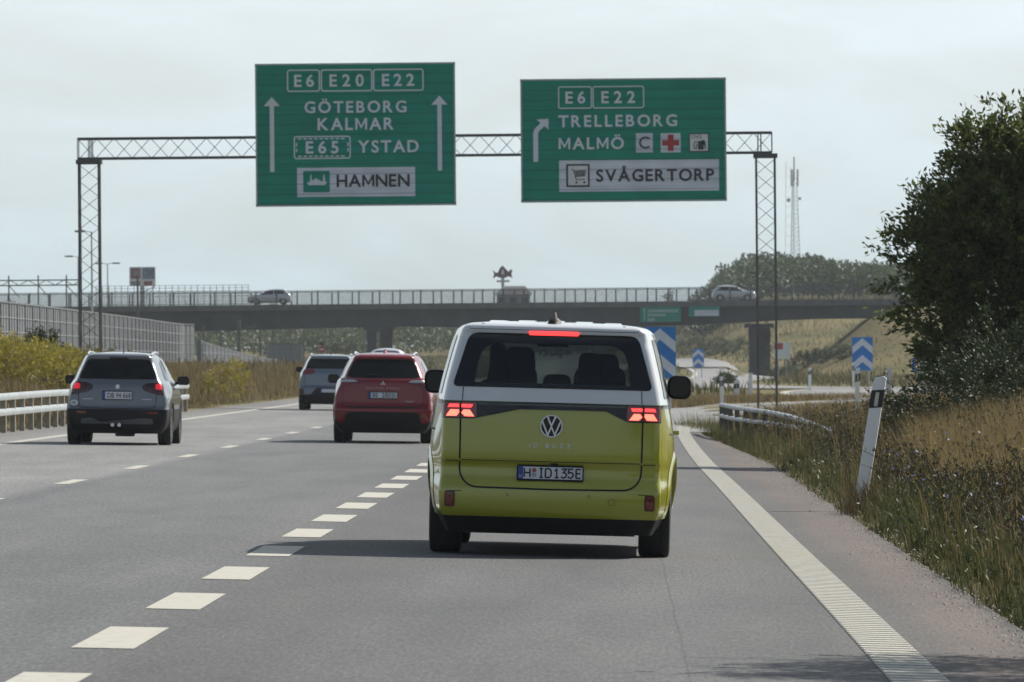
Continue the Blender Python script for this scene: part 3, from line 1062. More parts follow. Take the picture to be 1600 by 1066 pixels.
# ------------------------------------------------------------------ the lime and white van
def build_van():
    d = 57.7
    px = W(855, 740, d).x
    zg = gz(px, d)
    root = thing('camper_van', 'lime green and white passenger van with black rear band, braking in the exit lane', 'van', (px, d, zg - .005), (0, R(2.0), R(-.25)))
    low = Body([(.19, .80, .86, .10, 4.55), (.30, .845, .93, .035, 4.66), (.36, .868, .955, .008, 4.69), (.44, .882, .972, .0, 4.71), (.53, .884, .985, .002, 4.712), (.585, .880, .99, .022, 4.712), (.63, .876, .992, .045, 4.71), (.72, .873, .99, .050, 4.70),
                (.755, .872, .988, .032, 4.70), (.80, .872, .986, .030, 4.69), (.95, .872, .975, .034, 4.66), (1.10, .870, .955, .042, 4.60), (1.24, .866, .93, .056, 4.46)], rr=.055, rf=.4, bow=.06, flare=.85)
    up = Body([(1.23, .866, .93, .055, 4.47), (1.34, .848, .91, .078, 4.22), (1.50, .812, .875, .122, 3.92), (1.65, .775, .838, .165, 3.64), (1.74, .752, .81, .192, 3.46), (1.77, .742, .80, .190, 3.40), (1.79, .735, .79, .182, 3.34),
               (1.81, .722, .77, .184, 3.26), (1.828, .700, .745, .200, 3.16), (1.842, .665, .70, .250, 3.0), (1.852, .60, .64, .34, 2.82), (1.858, .51, .55, .46, 2.6)], rr=.075, rf=.3, bow=.06, flare=.8, front_in=.10)
    wys = (.86, 3.85)
    low.shell('lower_body', .315, 1.226, M['lime'], root, nz=44, cut=wheel_cut(wys, .43, .36))
    low.shell('lower_valance', .19, .3145, M['black_plastic'], root, nz=6, cut=wheel_cut(wys, .43, .36), cap_bot=True)
    win = rpoly([(-.795, 1.338), (.795, 1.338), (.668, 1.768), (-.668, 1.768)], [.05, .05, .075, .075], 6)
    inner = rpoly([(-.625, 1.352), (.625, 1.352), (.565, 1.688), (-.565, 1.688)], [.05, .05, .14, .14], 6)
    def in_rear(x, z):
        if not 1.372 < z < 1.70: return False
        return abs(x) < .70 - (z - 1.34) * .25
    def upcut(x, y, z):
        if y < .6 and in_rear(x, z): return True
        yf = up.yfront(x, z)
        if y > yf - .25 and 1.27 < z < 1.74 and abs(x) < .80 - (z - 1.27) * .28: return True
        return False
    ub = up.shell('upper_body', 1.2265, 1.858, M['white_paint'], root, nz=52, cut=upcut, cap_top=True, crown=.016)
    up.shell('cabin_lining', 1.235, 1.825, M['lining'], root, nz=40, cut=lambda x, y, z: upcut(x, y - .03 if y < 2 else y + .05, z) or (z > 1.28 and z < 1.7 and y < .7 and abs(x) < .66), cap_top=True, shrink=.045, crown=.02)
    # roof ribs
    for x in (-.46, -.23, 0, .23, .46):
        mb = MB()
        vs, n = [], 26
        for k in range(n + 1):
            y = .42 + (2.75 - .42) * k / n
            for dx, dz in ((-.085, -.012), (-.062, .012), (.062, .012), (.085, -.012)):
                fx = abs(x) / .58
                vs.append((x + dx, y + .10 * fx * (1 - k / n), 1.869 - .012 * fx ** 2 - .035 * ((k / n - .5) * 2) ** 4 + dz))
        mb.add(vs, [(k * 4 + i, k * 4 + i + 1, (k + 1) * 4 + i + 1, (k + 1) * 4 + i) for k in range(n) for i in range(3)] + [(0, 1, 2, 3)])
        mb.build('roof_rib', M['white_paint'], ub, smooth=True)
    for x in (-.565, .555):
        MB().box((x, .30, 1.838), (.022, .03, .012)).build('roof_bolt_cap', M['black_plastic'], ub)
    # rear screen: black printed border with clear middle
    fr = up.rear('rear_window_border', win, M['gloss_black'], root, .006, .012, hole=inner)
    up.rear('rear_window_glass', inner, glass_mat('van_rear_glass', (.18, .21, .205)), fr, .004, 0)
    ws = rpoly([(-.80, 1.27), (.80, 1.27), (.66, 1.74), (-.66, 1.74)], .06, 4)
    bm = up._bm_patch(ws, .1, .06)
    for v in bm.verts: v.co.y = up.yfront(v.co.x, v.co.z) + .004
    me = D.meshes.new('windscreen'); bm.to_mesh(me); bm.free()
    o = D.objects.new('windscreen', me); COL.objects.link(o); o.parent = root; me.materials.append(glass_mat('windscreen_glass', (.72, .76, .74)))
    for sg in (-1, 1):
        up.side('side_window', rpoly([(.42, 1.275), (3.7, 1.275), (3.3, 1.60), (3.0, 1.73), (.52, 1.745)], .05), sg, M['tinted'], root, .004, .014)
        low.side('belt_trim', [(.16, 1.198), (4.2, 1.198), (4.2, 1.2255), (.16, 1.2255)], sg, M['gloss_black'], root, .004, .01)
    # full-width black band with the lamps set in it
    band = [(-.43, 1.168), (-.585, 1.094), (-.63, 1.085), (-.868, 1.085), (-.866, 1.222), (0, 1.225), (.866, 1.222), (.868, 1.085), (.63, 1.085), (.585, 1.094), (.43, 1.168)]
    bd = low.rear('rear_band', band[::-1], M['gloss_black'], root, .010, .02)
    low.rear('painted_highlight', [(-.585, 1.196), (.585, 1.196), (.585, 1.212), (-.585, 1.212)], M['grey_plastic'], bd, .012, 0)  # grey strip drawn as a highlight on the gloss band
    for sg in (-1, 1):
        lamp = [(.595, 1.094), (.864, 1.094), (.862, 1.214), (.595, 1.214)]
        pol = lamp if sg > 0 else mirror(lamp)
        lm = low.rear('tail_lamp', rpoly(pol, .015), M['red_lens'], root, .014, .01)
        for x0, x1, x2, x3 in ((.626, .718, .622, .715), (.737, .826, .735, .830)):
            q = [(x0 + .012, 1.172), (x1 - .002, 1.172), (x1, 1.197), (x0, 1.197)] if x0 < .7 else [(x0, 1.172), (x1, 1.172), (x1 - .012, 1.197), (x0, 1.197)]
            low.rear('lit_bar', q if sg > 0 else mirror(q), M['brake'], lm, .018, .006)
            q = [(x0 - .012, 1.102), (x1 - .030, 1.102), (x1, 1.128), (x1 - .02, 1.153), (x0 + .025, 1.153)] if x0 < .7 else [(x0 + .018, 1.102), (x1 + .012, 1.102), (x1 - .022, 1.153), (x0, 1.153), (x0 - .002, 1.13)]
            low.rear('lit_block', q if sg > 0 else mirror(q), M['brake_core'], lm, .018, .006)
        low.rear_line('lamp_split', [(sg * .722, 1.09), (sg * .722, 1.222)], .010, M['seam'], lm, .021)
    # high brake lamp
    up.rear('high_brake_lamp', rrect(-.197, 1.757, .197, 1.787, .008, 2), M['brake'], root, .016, .02)
    # tailgate joints
    tg = arc(.575, .690, .145, 0, -90, 8)
    gate = [(.722, 1.085)] + tg + [(0, .539)] + [(-x, z) for x, z in tg[::-1]] + [(-.722, 1.085)]
    low.rear_line('tailgate_gap', gate, .013, M['seam'], root, .003)
    for sg in (-1, 1):
        up.rear_line('tailgate_gap', [(sg * .712, 1.228), (sg * .706, 1.335)], .006, M['seam'], root, .003)
        up.rear_line('tailgate_gap', [(sg * .682, 1.775), (sg * .672, 1.815)], .006, M['seam'], root, .003)
        low.rear_line('bumper_joint', [(sg * .73, .748), (sg * .868, .752)], .006, M['seam'], root, .003)
    up.rear_line('spoiler_edge', [(-.67, 1.797), (.67, 1.797)], .005, M['grey_plastic'], root, .002)
    # crease above the plate, its shadow drawn as a thin dark line
    low.rear_line('tailgate_crease_shade', [(-.715, .757), (.715, .757)], .006, M['seam'], root, .0015)
    MB().box((.03, .045, .735), (.06, .03, .022)).build('tailgate_handle', M['black_plastic'], root)
    # emblem
    zc = 1.040
    yb = low.yrear(0, zc) - .012
    em = empty('emblem', (0, yb, zc), (0, 0, 0), root)
    MB().prism(arc(0, 0, .086, 0, 354, 40), -.001, .014).build('emblem_disc', M['gloss_black'], em)
    ring = []
    s_ = .090
    mbr = strokes([arc(0, 0, .0845, 0, 360, 48)], .009, y=-.006)
    lines = [[(-.36, .86), (-.10, .24)], [(.36, .86), (.10, .24)], [(-.10, .24), (0, .03), (.10, .24)], [(-.82, .46), (-.31, -.78), (0, -.04), (.31, -.78), (.82, .46)]]
    mb2 = strokes([[(a * s_, b * s_) for a, b in pl] for pl in lines[:2] + [lines[3]]], .0135, y=-.0064)
    mb3 = strokes([[(a * s_, b * s_) for a, b in [(-.12, .29), (0, .05), (.12, .29)]]], .0135, y=-.0078)
    mbr.add(mb2.v, mb2.f).add(mb3.v, mb3.f)
    mbr.build('emblem_letters', M['chrome'], em, fix=False)
    y = low.yrear(0, .885) - .006
    it = [text_fit('ID BUZZ', -.172, .158, .868, .900, .004)]
    lettering('model_lettering', it, y, M['chrome'], root)
    # plate H ID135E
    p, y = add_plate(low, root, 0, .668, .52, .112, '', )
    L = []
    spec = [('H', -.205, .045), ('I', -.088, .034), ('D', -.038, .046), ('1', .032, .036), ('3', .086, .044), ('5', .140, .044), ('E', .205, .042)]
    for ch, x, w in spec: L += glyph_lines(ch, x, .633, w, .070)
    strokes(L, .0125, .0002, y - .003).build('plate_lettering', M['ink'], p, fix=False)
    MB().prism(arc(-.127, .689, .017, 0, 345, 20), y - .003, y).build('plate_seal', M['seal'], p)
    MB().prism(arc(-.127, .652, .020, 0, 345, 20), y - .003, y).build('plate_seal', M['seal_grey'], p)
    lettering('country_letter', [text_fit('D', -.245, -.225, .632, .650, .01)], y - .004, M['plate'], p)
    # low reflectors
    for sg in (-1, 1):
        q = rrect(.752, .385, .832, .508, .016, 3)
        b = low.rear('reflector_bezel', q if sg > 0 else mirror(q), M['black_plastic'], root, .006, .02)
        q = rrect(.760, .392, .825, .501, .013, 3)
        low.rear('rear_reflector', q if sg > 0 else mirror(q), M['red_lens'], b, .010, .01)
        q = arc(.792, .475, .014, 0, 340, 14)
        low.rear('fog_lens', q if sg > 0 else mirror(q), M['dark_red_lens'], b, .013, .004)
        low.rear_line('reflector_crease', [(sg * .70, .512), (sg * .82, .508)], .006, M['seam'], root, .002)
    for x in (-.335, .31):
        low.rear_line('parking_sensor', arc(x, .49, .010, 0, 360, 12), .003, M['seam'], root, .002)
    low.rear_line('tow_cover', arc(.49, .447, .026, 0, 360, 20), .003, M['seam'], root, .002)
    # underside, axle, wheels
    MB().box((0, 2.3, .47), (1.30, 4.2, .56)).build('underbody', M['under'], root, bevel=.03)
    mb = MB()
    mb.box((0, .28, .205), (1.36, .30, .05))
    mb.tube([(-.6, .86, .30), (.6, .86, .30)], .06)
    mb.build('rear_axle', M['under'], root)
    add_wheels(root, .965, .255, .36, wys)
    for y in wys: add_arches(low, root, y, .40, .50, .36, M['lime'], .32)
    for sg in (-1, 1):
        add_mirror(root, sg * 1.02, 3.55, 1.36, .20, .20, sg, M['black_plastic'], M['gloss_black'])
        low.side('sliding_door_gap', [(2.35, .42), (2.362, .42), (2.362, 1.19), (2.35, 1.19)], sg, M['seam'], root, .003, 0)
        low.side('sliding_rail', [(.55, .985), (2.3, .985), (2.3, 1.0), (.55, 1.0)], sg, M['seam'], root, .003, 0)
        xs = low.xside(2.6, .98)
        MB().box((sg * (xs + .025), 2.55, .99), (.05, .22, .035)).build('door_handle', M['lime'], root, bevel=.01)
    # aerial fin
    mb = MB()
    vs = []
    for zz, l0, l1, w in ((1.835, .34, .60, .062), (1.878, .37, .58, .050), (1.902, .42, .56, .020), (1.945, .53, .575, .007)):
        vs += [(-w, l0 + .03, zz), (0, l0, zz), (w, l0 + .03, zz), (w * .8, l1, zz), (-w * .8, l1, zz)]
    fs = [(i * 5 + k, i * 5 + (k + 1) % 5, (i + 1) * 5 + (k + 1) % 5, (i + 1) * 5 + k) for i in range(3) for k in range(5)] + [(15, 16, 17, 18, 19)]
    mb.add(vs, fs).build('aerial_fin', M['black_plastic'], root, smooth=True)
    # cabin: dashboard, seats seen through the rear screen, mirror
    MB().box((0, 3.9, 1.22), (1.66, .5, .10)).build('dashboard', M['lining'], root, bevel=.03)
    MB().box((0, 2.3, 1.10), (1.6, 4.0, .02)).build('cabin_floor', M['lining'], root)
    def seat(x, y, w, zt, hx, hw, ht):
        s = MB().prism(rpoly([(x - w / 2, 1.0), (x + w / 2, 1.0), (x + w * .43, zt), (x - w * .43, zt)], .09, 5), y, y + .13).build('seat', M['seat'], root, bevel=.03)
        MB().prism(rpoly([(hx - hw / 2, zt - .06), (hx + hw / 2, zt - .06), (hx + hw * .42, ht), (hx - hw * .42, ht)], .06, 5), y - .01, y + .11).build('headrest', M['seat'], s, bevel=.025)
    seat(-.36, 2.15, .46, 1.52, -.30, .27, 1.665)
    seat(.36, 2.15, .48, 1.52, .38, .29, 1.625)
    seat(-.44, 1.15, .40, 1.40, -.46, .15, 1.69)
    seat(.02, 1.15, .42, 1.33, .02, .255, 1.45)
    seat(.40, 1.15, .46, 1.40, .28, .20, 1.63)
    mb = MB().box((-.05, 3.25, 1.70), (.26, .03, .055))
    mb.box((.02, 3.3, 1.77), (.14, .06, .12))
    mb.build('cabin_mirror', M['black_plastic'], root, bevel=.01)
    return root
build_van()

# ------------------------------------------------------------------ the other cars
def place_car(u, v, d, name, label, cat, yaw=0.0, group=None, dz=0.0):
    p = W(u, v, d)
    return thing(name, label, cat, (p.x, d, gz(p.x, d) - .004 + dz), (0, R(1.26), R(yaw)), group)

def build_grey_suv():
    root = place_car(182, 690, 123.5, 'suv_car', 'grey sport utility car with oval DK sticker, alone in the left lane', 'car')
    b = Body([(.20, .72, .78, .16, 3.95), (.30, .80, .85, .06, 4.10), (.45, .845, .885, .0, 4.16), (.60, .855, .887, .0, 4.17), (.66, .852, .887, .03, 4.16), (.80, .838, .886, .045, 4.13), (.90, .80, .882, .055, 4.05), (.98, .77, .872, .065, 3.85),
              (1.04, .745, .85, .080, 3.30), (1.12, .705, .80, .13, 3.05), (1.28, .645, .735, .22, 2.78), (1.44, .58, .66, .31, 2.50), (1.50, .55, .625, .30, 2.38), (1.535, .51, .58, .34, 2.25), (1.56, .43, .49, .45, 2.05), (1.568, .34, .40, .6, 1.9)], rr=.09, rf=.3, bow=.06, flare=.8, front_in=.14)
    wys = (.85, 3.35)
    b.shell('body', .612, 1.568, M['slate_paint'], root, nz=54, cut=wheel_cut(wys, .41, .34), cap_top=True, crown=.018)
    b.shell('lower_cladding', .2, .611, M['black_plastic'], root, nz=18, cut=wheel_cut(wys, .41, .34), cap_bot=True)
    b.rear('rear_window', rpoly([(-.665, 1.125), (.665, 1.125), (.53, 1.462), (-.53, 1.462)], [.06, .06, .08, .08], 5), M['tinted'], root, .006, .012)
    b.rear('roof_spoiler_lip', [(-.16, 1.462), (.16, 1.462), (.15, 1.49), (-.15, 1.49)], M['black_plastic'], root, .02, .02)
    wp = strokes([[(0.0, 1.14), (.34, 1.155)]], .02); wp.v = [(x, b.yrear(x, z) - .02, z) for x, _, z in wp.v]
    wp.build('rear_wiper', M['black_plastic'], root)
    for sg in (-1, 1):
        pl = [(.41, .975), (.47, .925), (.60, .885), (.72, .862), (.798, .862), (.775, 1.0), (.735, 1.072), (.52, 1.062), (.43, 1.02)]
        lm = b.rear('tail_lamp', rpoly(pl if sg > 0 else mirror(pl), .02, 3), M['dark_red_lens'], root, .012, .02)
        pl = [(.64, .955), (.76, .945), (.735, 1.055), (.64, 1.05)]
        b.rear('lit_segment', rpoly(pl if sg > 0 else mirror(pl), .03, 3), M['tail_lit'], lm, .017, .006)
        pl = rrect(.515, .535, .685, .575, .012, 3)
        b.rear('rear_reflector', pl if sg > 0 else mirror(pl), M['red_lens'], root, .006, .01)
        b.side('side_window', rpoly([(.62, 1.10), (3.02, 1.06), (2.5, 1.42), (1.0, 1.45), (.78, 1.38)], .05), sg, M['tinted'], root, .004, .014)
        mb = MB().tube([(sg * .535, .55, 1.53), (sg * .54, .70, 1.562), (sg * .565, 1.3, 1.580), (sg * .55, 2.1, 1.565), (sg * .52, 2.3, 1.52)], .018, 8)
        mb.build('roof_rail', M['chrome'], root, smooth=True)
        add_mirror(root, sg * .97, 2.55, 1.10, .21, .155, sg, M['black_plastic'], M['gloss_black'])
        b.side('door_gap', [(1.15, .62), (1.16, .62), (1.16, 1.08), (1.15, 1.08)], sg, M['seam'], root, .003, 0)
        b.side('door_handle', rrect(1.25, .95, 1.45, .985, .012, 2), sg, M['slate_paint'], root, .03, .03)
    b.rear_line('tailgate_gap', [(-.655, 1.12), (-.665, .86), (-.645, .665), (-.60, .635), (0, .622), (.60, .635), (.645, .665), (.665, .86), (.655, 1.12)], .012, M['seam'], root, .003)
    b.rear('skid_plate', rpoly([(-.62, .36), (.62, .36), (.60, .45), (.42, .465), (.30, .40), (-.30, .40), (-.42, .465), (-.60, .45)], .03, 3), M['grey_plastic'], root, .012, .02)
    for x in (-.075, .04):
        MB().tube([(x, b.yrear(0, .345) - .03, .345), (x, .2, .345)], .032, 12).build('tail_pipe', M['chrome'], root)
    b.rear('plate_recess', rpoly([(-.43, .745), (.43, .745), (.47, .915), (-.47, .915)], .02, 3), M['slate_paint'], root, .004, .006)
    p, y = add_plate(b, root, 0, .845, .50, .14, '')
    lettering('plate_lettering', [text_fit('DB', -.17, -.05, .805, .885, .012), text_fit('94', -.02, .065, .805, .885, .012), text_fit('668', .095, .23, .805, .885, .012)], y - .003, M['ink'], p)
    MB().prism(arc(0, 0, .035, 0, 345, 20, .038), -.004, .012).build('emblem', M['chrome'], root).location = (0, b.yrear(0, 1.0) - .006, .995)
    st = b.rear('country_sticker', arc(-.735, .715, .066, 0, 345, 24, .05), M['plate'], root, .005, 0)
    vt, ft = text_fit('DK', -.772, -.698, .692, .737, .012)
    mb = MB().add([(x, b.yrear(x, z) - .008, z) for x, z in vt], ft)
    mb.build('sticker_lettering', M['ink'], st, fix=False)
    for a, c in (((-.58, -.42), '94'), ((.42, .58), '94')):
        b.rear('script_badge', rrect(a[0], .775, a[1], .788, .004, 2), M['alloy'], root, .005, 0)
    MB().tube([(.06, .62, 1.56), (.06, .60, 1.60), (.05, .85, 1.74)], [.018, .012, .004], 8).build('aerial', M['black_plastic'], root)
    MB().box((0, 2.1, .45), (1.2, 3.7, .5)).build('underbody', M['under'], root, bevel=.03)
    MB().box((.12, .35, .20), (.32, .3, .10)).build('exhaust_box', M['under'], root, bevel=.03)
    add_wheels(root, .885, .23, .34, wys)
    for y in wys: add_arches(b, root, y, .375, .46, .34, M['black_plastic'], .25)
build_grey_suv()

def build_red_suv():
    root = place_car(597, 688, 131.0, 'suv_car', 'red crossover car with roof rails in the middle lane', 'car')
    b = Body([(.19, .74, .80, .16, 4.3), (.30, .82, .865, .06, 4.45), (.45, .87, .90, .01, 4.53), (.60, .885, .9025, .0, 4.545), (.68, .882, .9025, .03, 4.54), (.74, .872, .902, .055, 4.52), (.85, .86, .90, .06, 4.45), (.95, .83, .892, .065, 4.3), (1.05, .785, .875, .07, 4.1),
              (1.13, .755, .85, .085, 3.6), (1.18, .715, .80, .14, 3.35), (1.34, .65, .735, .27, 3.05), (1.49, .575, .66, .38, 2.8), (1.55, .545, .625, .36, 2.65), (1.59, .50, .57, .42, 2.5), (1.62, .40, .46, .6, 2.25), (1.627, .30, .36, .8, 2.1)], rr=.09, rf=.3, bow=.07, flare=.8, front_in=.14)
    wys = (.95, 3.62)
    b.shell('body', .50, 1.627, M['red_paint'], root, nz=60, cut=wheel_cut(wys, .42, .35), cap_top=True, crown=.02)
    b.shell('lower_cladding', .19, .499, M['black_plastic'], root, nz=14, cut=wheel_cut(wys, .42, .35), cap_bot=True)
    b.rear('bumper_insert', rpoly([(-.69, .495), (.69, .495), (.60, .565), (-.60, .565)], .02, 3), M['black_plastic'], root, .008, .012)
    for sg in (-1, 1):
        pl = [(.70, .36), (.86, .40), (.88, .505), (.66, .505)]
        b.rear('bumper_corner', rpoly(pl if sg > 0 else mirror(pl), .02, 3), M['red_paint'], root, .012, .02)
        pl = [(.665, .475), (.775, .475), (.785, .60), (.70, .60)]
        b.rear('rear_reflector', rpoly(pl if sg > 0 else mirror(pl), .02, 3), M['red_lens'], root, .018, .012)
        pl = [(.44, 1.10), (.60, 1.092), (.775, 1.098), (.755, 1.168), (.66, 1.195), (.60, 1.19), (.50, 1.15)]
        lm = b.rear('tail_lamp', rpoly(pl if sg > 0 else mirror(pl), .012, 3), M['red_lens'], root, .014, .02)
        pl = [(.455, 1.104), (.60, 1.098), (.768, 1.104), (.762, 1.13), (.62, 1.148), (.50, 1.138)]
        b.rear('clear_segment', rpoly(pl if sg > 0 else mirror(pl), .008, 3), M['clear_lens'], lm, .018, .006)
        b.side('side_window', rpoly([(.75, 1.17), (3.3, 1.12), (2.7, 1.50), (1.2, 1.52), (.92, 1.44)], .05), sg, M['tinted'], root, .004, .014)
        MB().tube([(sg * .52, .62, 1.585), (sg * .53, .78, 1.620), (sg * .555, 1.5, 1.64), (sg * .54, 2.3, 1.62), (sg * .50, 2.5, 1.57)], .018, 8).build('roof_rail', M['chrome'], root, smooth=True)
        add_mirror(root, sg * .99, 2.85, 1.15, .22, .165, sg, M['black_plastic'], M['gloss_black'])
        b.side('door_gap', [(1.3, .55), (1.31, .55), (1.31, 1.14), (1.3, 1.14)], sg, M['seam'], root, .003, 0)
        b.side('door_handle', rrect(1.4, .99, 1.6, 1.025, .012, 2), sg, M['red_paint'], root, .03, .03)
    b.rear('rear_window', rpoly([(-.66, 1.178), (.66, 1.178), (.535, 1.515), (-.535, 1.515)], [.04, .04, .10, .10], 5), M['tinted'], root, .006, .012)
    wp = strokes([[(0.02, 1.205), (-.16, 1.235), (-.36, 1.235)]], .022); wp.v = [(x, b.yrear(x, z) - .02, z) for x, _, z in wp.v]
    wp.build('rear_wiper', M['black_plastic'], root)
    b.rear_line('tailgate_gap', [(-.44, 1.10), (-.74, 1.02), (-.72, .72), (-.69, .668), (0, .655), (.69, .668), (.72, .72), (.74, 1.02), (.44, 1.10)], .010, M['seam'], root, .003)
    b.rear_line('tailgate_fold', [(-.62, .655), (.62, .655)], .03, M['seam'], root, .004)
    p, y = add_plate(b, root, 0, .868, .52, .115, '')
    lettering('plate_lettering', [text_fit('BE', -.185, -.085, .833, .905, .012), text_fit('28021', -.02, .225, .833, .905, .012)], y - .003, M['ink'], p)
    y0 = b.yrear(0, 1.09) - .008
    mb = MB()
    for a in (90, 210, 330):
        c, s = math.cos(R(a)), math.sin(R(a))
        q, n = .046, (-math.sin(R(a)), math.cos(R(a)))
        pts = [(0, 1.082), (c * q * .5 + n[0] * .014, 1.082 + s * q * .5 + n[1] * .014), (c * q, 1.082 + s * q), (c * q * .5 - n[0] * .014, 1.082 + s * q * .5 - n[1] * .014)]
        mb.prism(pts, y0, y0 + .01)
    mb.build('emblem', M['chrome'], root)
    lettering('model_lettering', [text_fit('ECLIPSE CROSS', -.29, .30, .985, 1.008, .02)], b.yrear(.15, 1.0) - .008, M['chrome'], root)
    lettering('variant_lettering', [text_fit('PHEV', .42, .56, .748, .772, .02)], b.yrear(.5, .76) - .008, M['chrome'], root)
    mb = MB()
    vs = []
    for zz, l0, l1, w in ((1.62, .95, 1.15, .045), (1.66, .99, 1.14, .03), (1.705, 1.08, 1.14, .008)):
        vs += [(-w, l0 + .03, zz), (0, l0, zz), (w, l0 + .03, zz), (w * .8, l1, zz), (-w * .8, l1, zz)]
    mb.add(vs, [(i * 5 + k, i * 5 + (k + 1) % 5, (i + 1) * 5 + (k + 1) % 5, (i + 1) * 5 + k) for i in range(2) for k in range(5)] + [(10, 11, 12, 13, 14)])
    mb.build('aerial_fin', M['red_paint'], root, smooth=True)
    b.rear('high_brake_lamp', rrect(-.12, 1.53, .12, 1.548, .006, 2), M['dark_red_lens'], root, .012, .01)
    MB().box((0, 2.3, .45), (1.22, 4.0, .5)).build('underbody', M['under'], root, bevel=.03)
    add_wheels(root, .90, .235, .35, wys)
    for y in wys: add_arches(b, root, y, .385, .46, .35, M['black_plastic'], .25)
build_red_suv()

def build_blue_suv():
    root = place_car(514, 646, 211, 'suv_car', 'blue grey car half hidden behind the red crossover', 'car')
    b = Body([(.18, .74, .80, .16, 4.2), (.32, .83, .88, .04, 4.35), (.50, .88, .91, .0, 4.4), (.62, .885, .91, .01, 4.4), (.74, .875, .91, .05, 4.35), (.95, .84, .90, .06, 4.2), (1.06, .80, .88, .07, 3.9), (1.14, .77, .85, .10, 3.4), (1.22, .72, .80, .16, 3.2), (1.38, .66, .735, .28, 2.9), (1.50, .60, .67, .36, 2.7),
              (1.56, .56, .625, .35, 2.55), (1.60, .48, .54, .45, 2.35), (1.615, .36, .42, .65, 2.1)], rr=.09, rf=.3, bow=.07, flare=.8, front_in=.14)
    wys = (.9, 3.5)
    b.shell('body', .46, 1.615, M['blue_paint'], root, nz=50, cut=wheel_cut(wys, .41, .34), cap_top=True, crown=.02)
    b.shell('lower_cladding', .18, .459, M['black_plastic'], root, nz=12, cut=wheel_cut(wys, .41, .34), cap_bot=True)
    b.rear('rear_window', rpoly([(-.70, 1.215), (.70, 1.215), (.60, 1.50), (-.60, 1.50)], .06, 5), M['tinted'], root, .006, .012)
    for sg in (-1, 1):
        pl = [(.40, 1.10), (.56, 1.045), (.805, 1.05), (.775, 1.155), (.70, 1.205), (.47, 1.20)]
        b.rear('tail_lamp', rpoly(pl if sg > 0 else mirror(pl), .015, 3), M['red_lens'], root, .014, .02)
        pl = rrect(.73, .47, .86, .63, .02, 3)
        b.rear('rear_reflector', pl if sg > 0 else mirror(pl), M['dark_red_lens'], root, .012, .012)
        b.side('side_window', rpoly([(.7, 1.18), (3.1, 1.14), (2.6, 1.48), (1.1, 1.50), (.85, 1.42)], .05), sg, M['tinted'], root, .004, .014)
        MB().tube([(sg * .56, .6, 1.585), (sg * .57, .7, 1.625), (sg * .60, 1.4, 1.64), (sg * .57, 2.2, 1.62), (sg * .54, 2.35, 1.57)], .02, 8).build('roof_rail', M['chrome'], root, smooth=True)
        add_mirror(root, sg * .99, 2.75, 1.18, .21, .16, sg, M['black_plastic'], M['gloss_black'])
    b.rear('plate_recess', rpoly([(-.55, .46), (.55, .46), (.36, .66), (-.36, .66)], .02, 3), M['black_plastic'], root, .006, .01)
    p, y = add_plate(b, root, 0, .575, .52, .115, '')
    b.rear_line('tailgate_gap', [(-.72, 1.05), (-.73, .80), (-.68, .70), (.68, .70), (.73, .80), (.72, 1.05)], .012, M['seam'], root, .003)
    mb = MB().prism([(-.02, 1.62), (.02, 1.62), (.005, 1.68), (-.005, 1.68)], .9, 1.05)
    mb.build('aerial_fin', M['black_plastic'], root)
    MB().box((0, 2.2, .42), (1.24, 3.9, .46)).build('underbody', M['under'], root, bevel=.03)
    add_wheels(root, .905, .23, .34, wys)
build_blue_suv()

def build_far_car():
    root = place_car(603, 600, 270, 'people_carrier', 'tall silver car far ahead, only its round roof showing over the red crossover', 'car')
    b = Body([(.2, .78, .84, .1, 4.2), (.4, .86, .89, .0, 4.4), (.7, .87, .90, .02, 4.4), (1.0, .86, .89, .05, 4.0), (1.2, .82, .86, .08, 3.5), (1.5, .73, .77, .16, 3.1), (1.7, .62, .65, .22, 2.7), (1.80, .52, .55, .26, 2.5), (1.87, .40, .43, .32, 2.2), (1.90, .25, .28, .5, 1.9)], rr=.12, rf=.3, bow=.07, flare=.6)
    b.shell('body', .2, 1.90, M['pale_silver'], root, nz=40, cap_top=True, crown=.015, cut=wheel_cut((.8, 3.4), .38, .33), cap_bot=True)
    b.rear('rear_window', rpoly([(-.66, 1.22), (.66, 1.22), (.58, 1.62), (.40, 1.80), (-.40, 1.80), (-.58, 1.62)], .08, 4), M['tinted'], root, .006, .012)
    for sg in (-1, 1):
        pl = [(.74, .85), (.83, .85), (.80, 1.2), (.74, 1.2)]
        b.rear('tail_lamp', pl if sg > 0 else mirror(pl), M['red_lens'], root, .012, .02)
    add_wheels(root, .90, .22, .33, (.8, 3.4))
build_far_car()

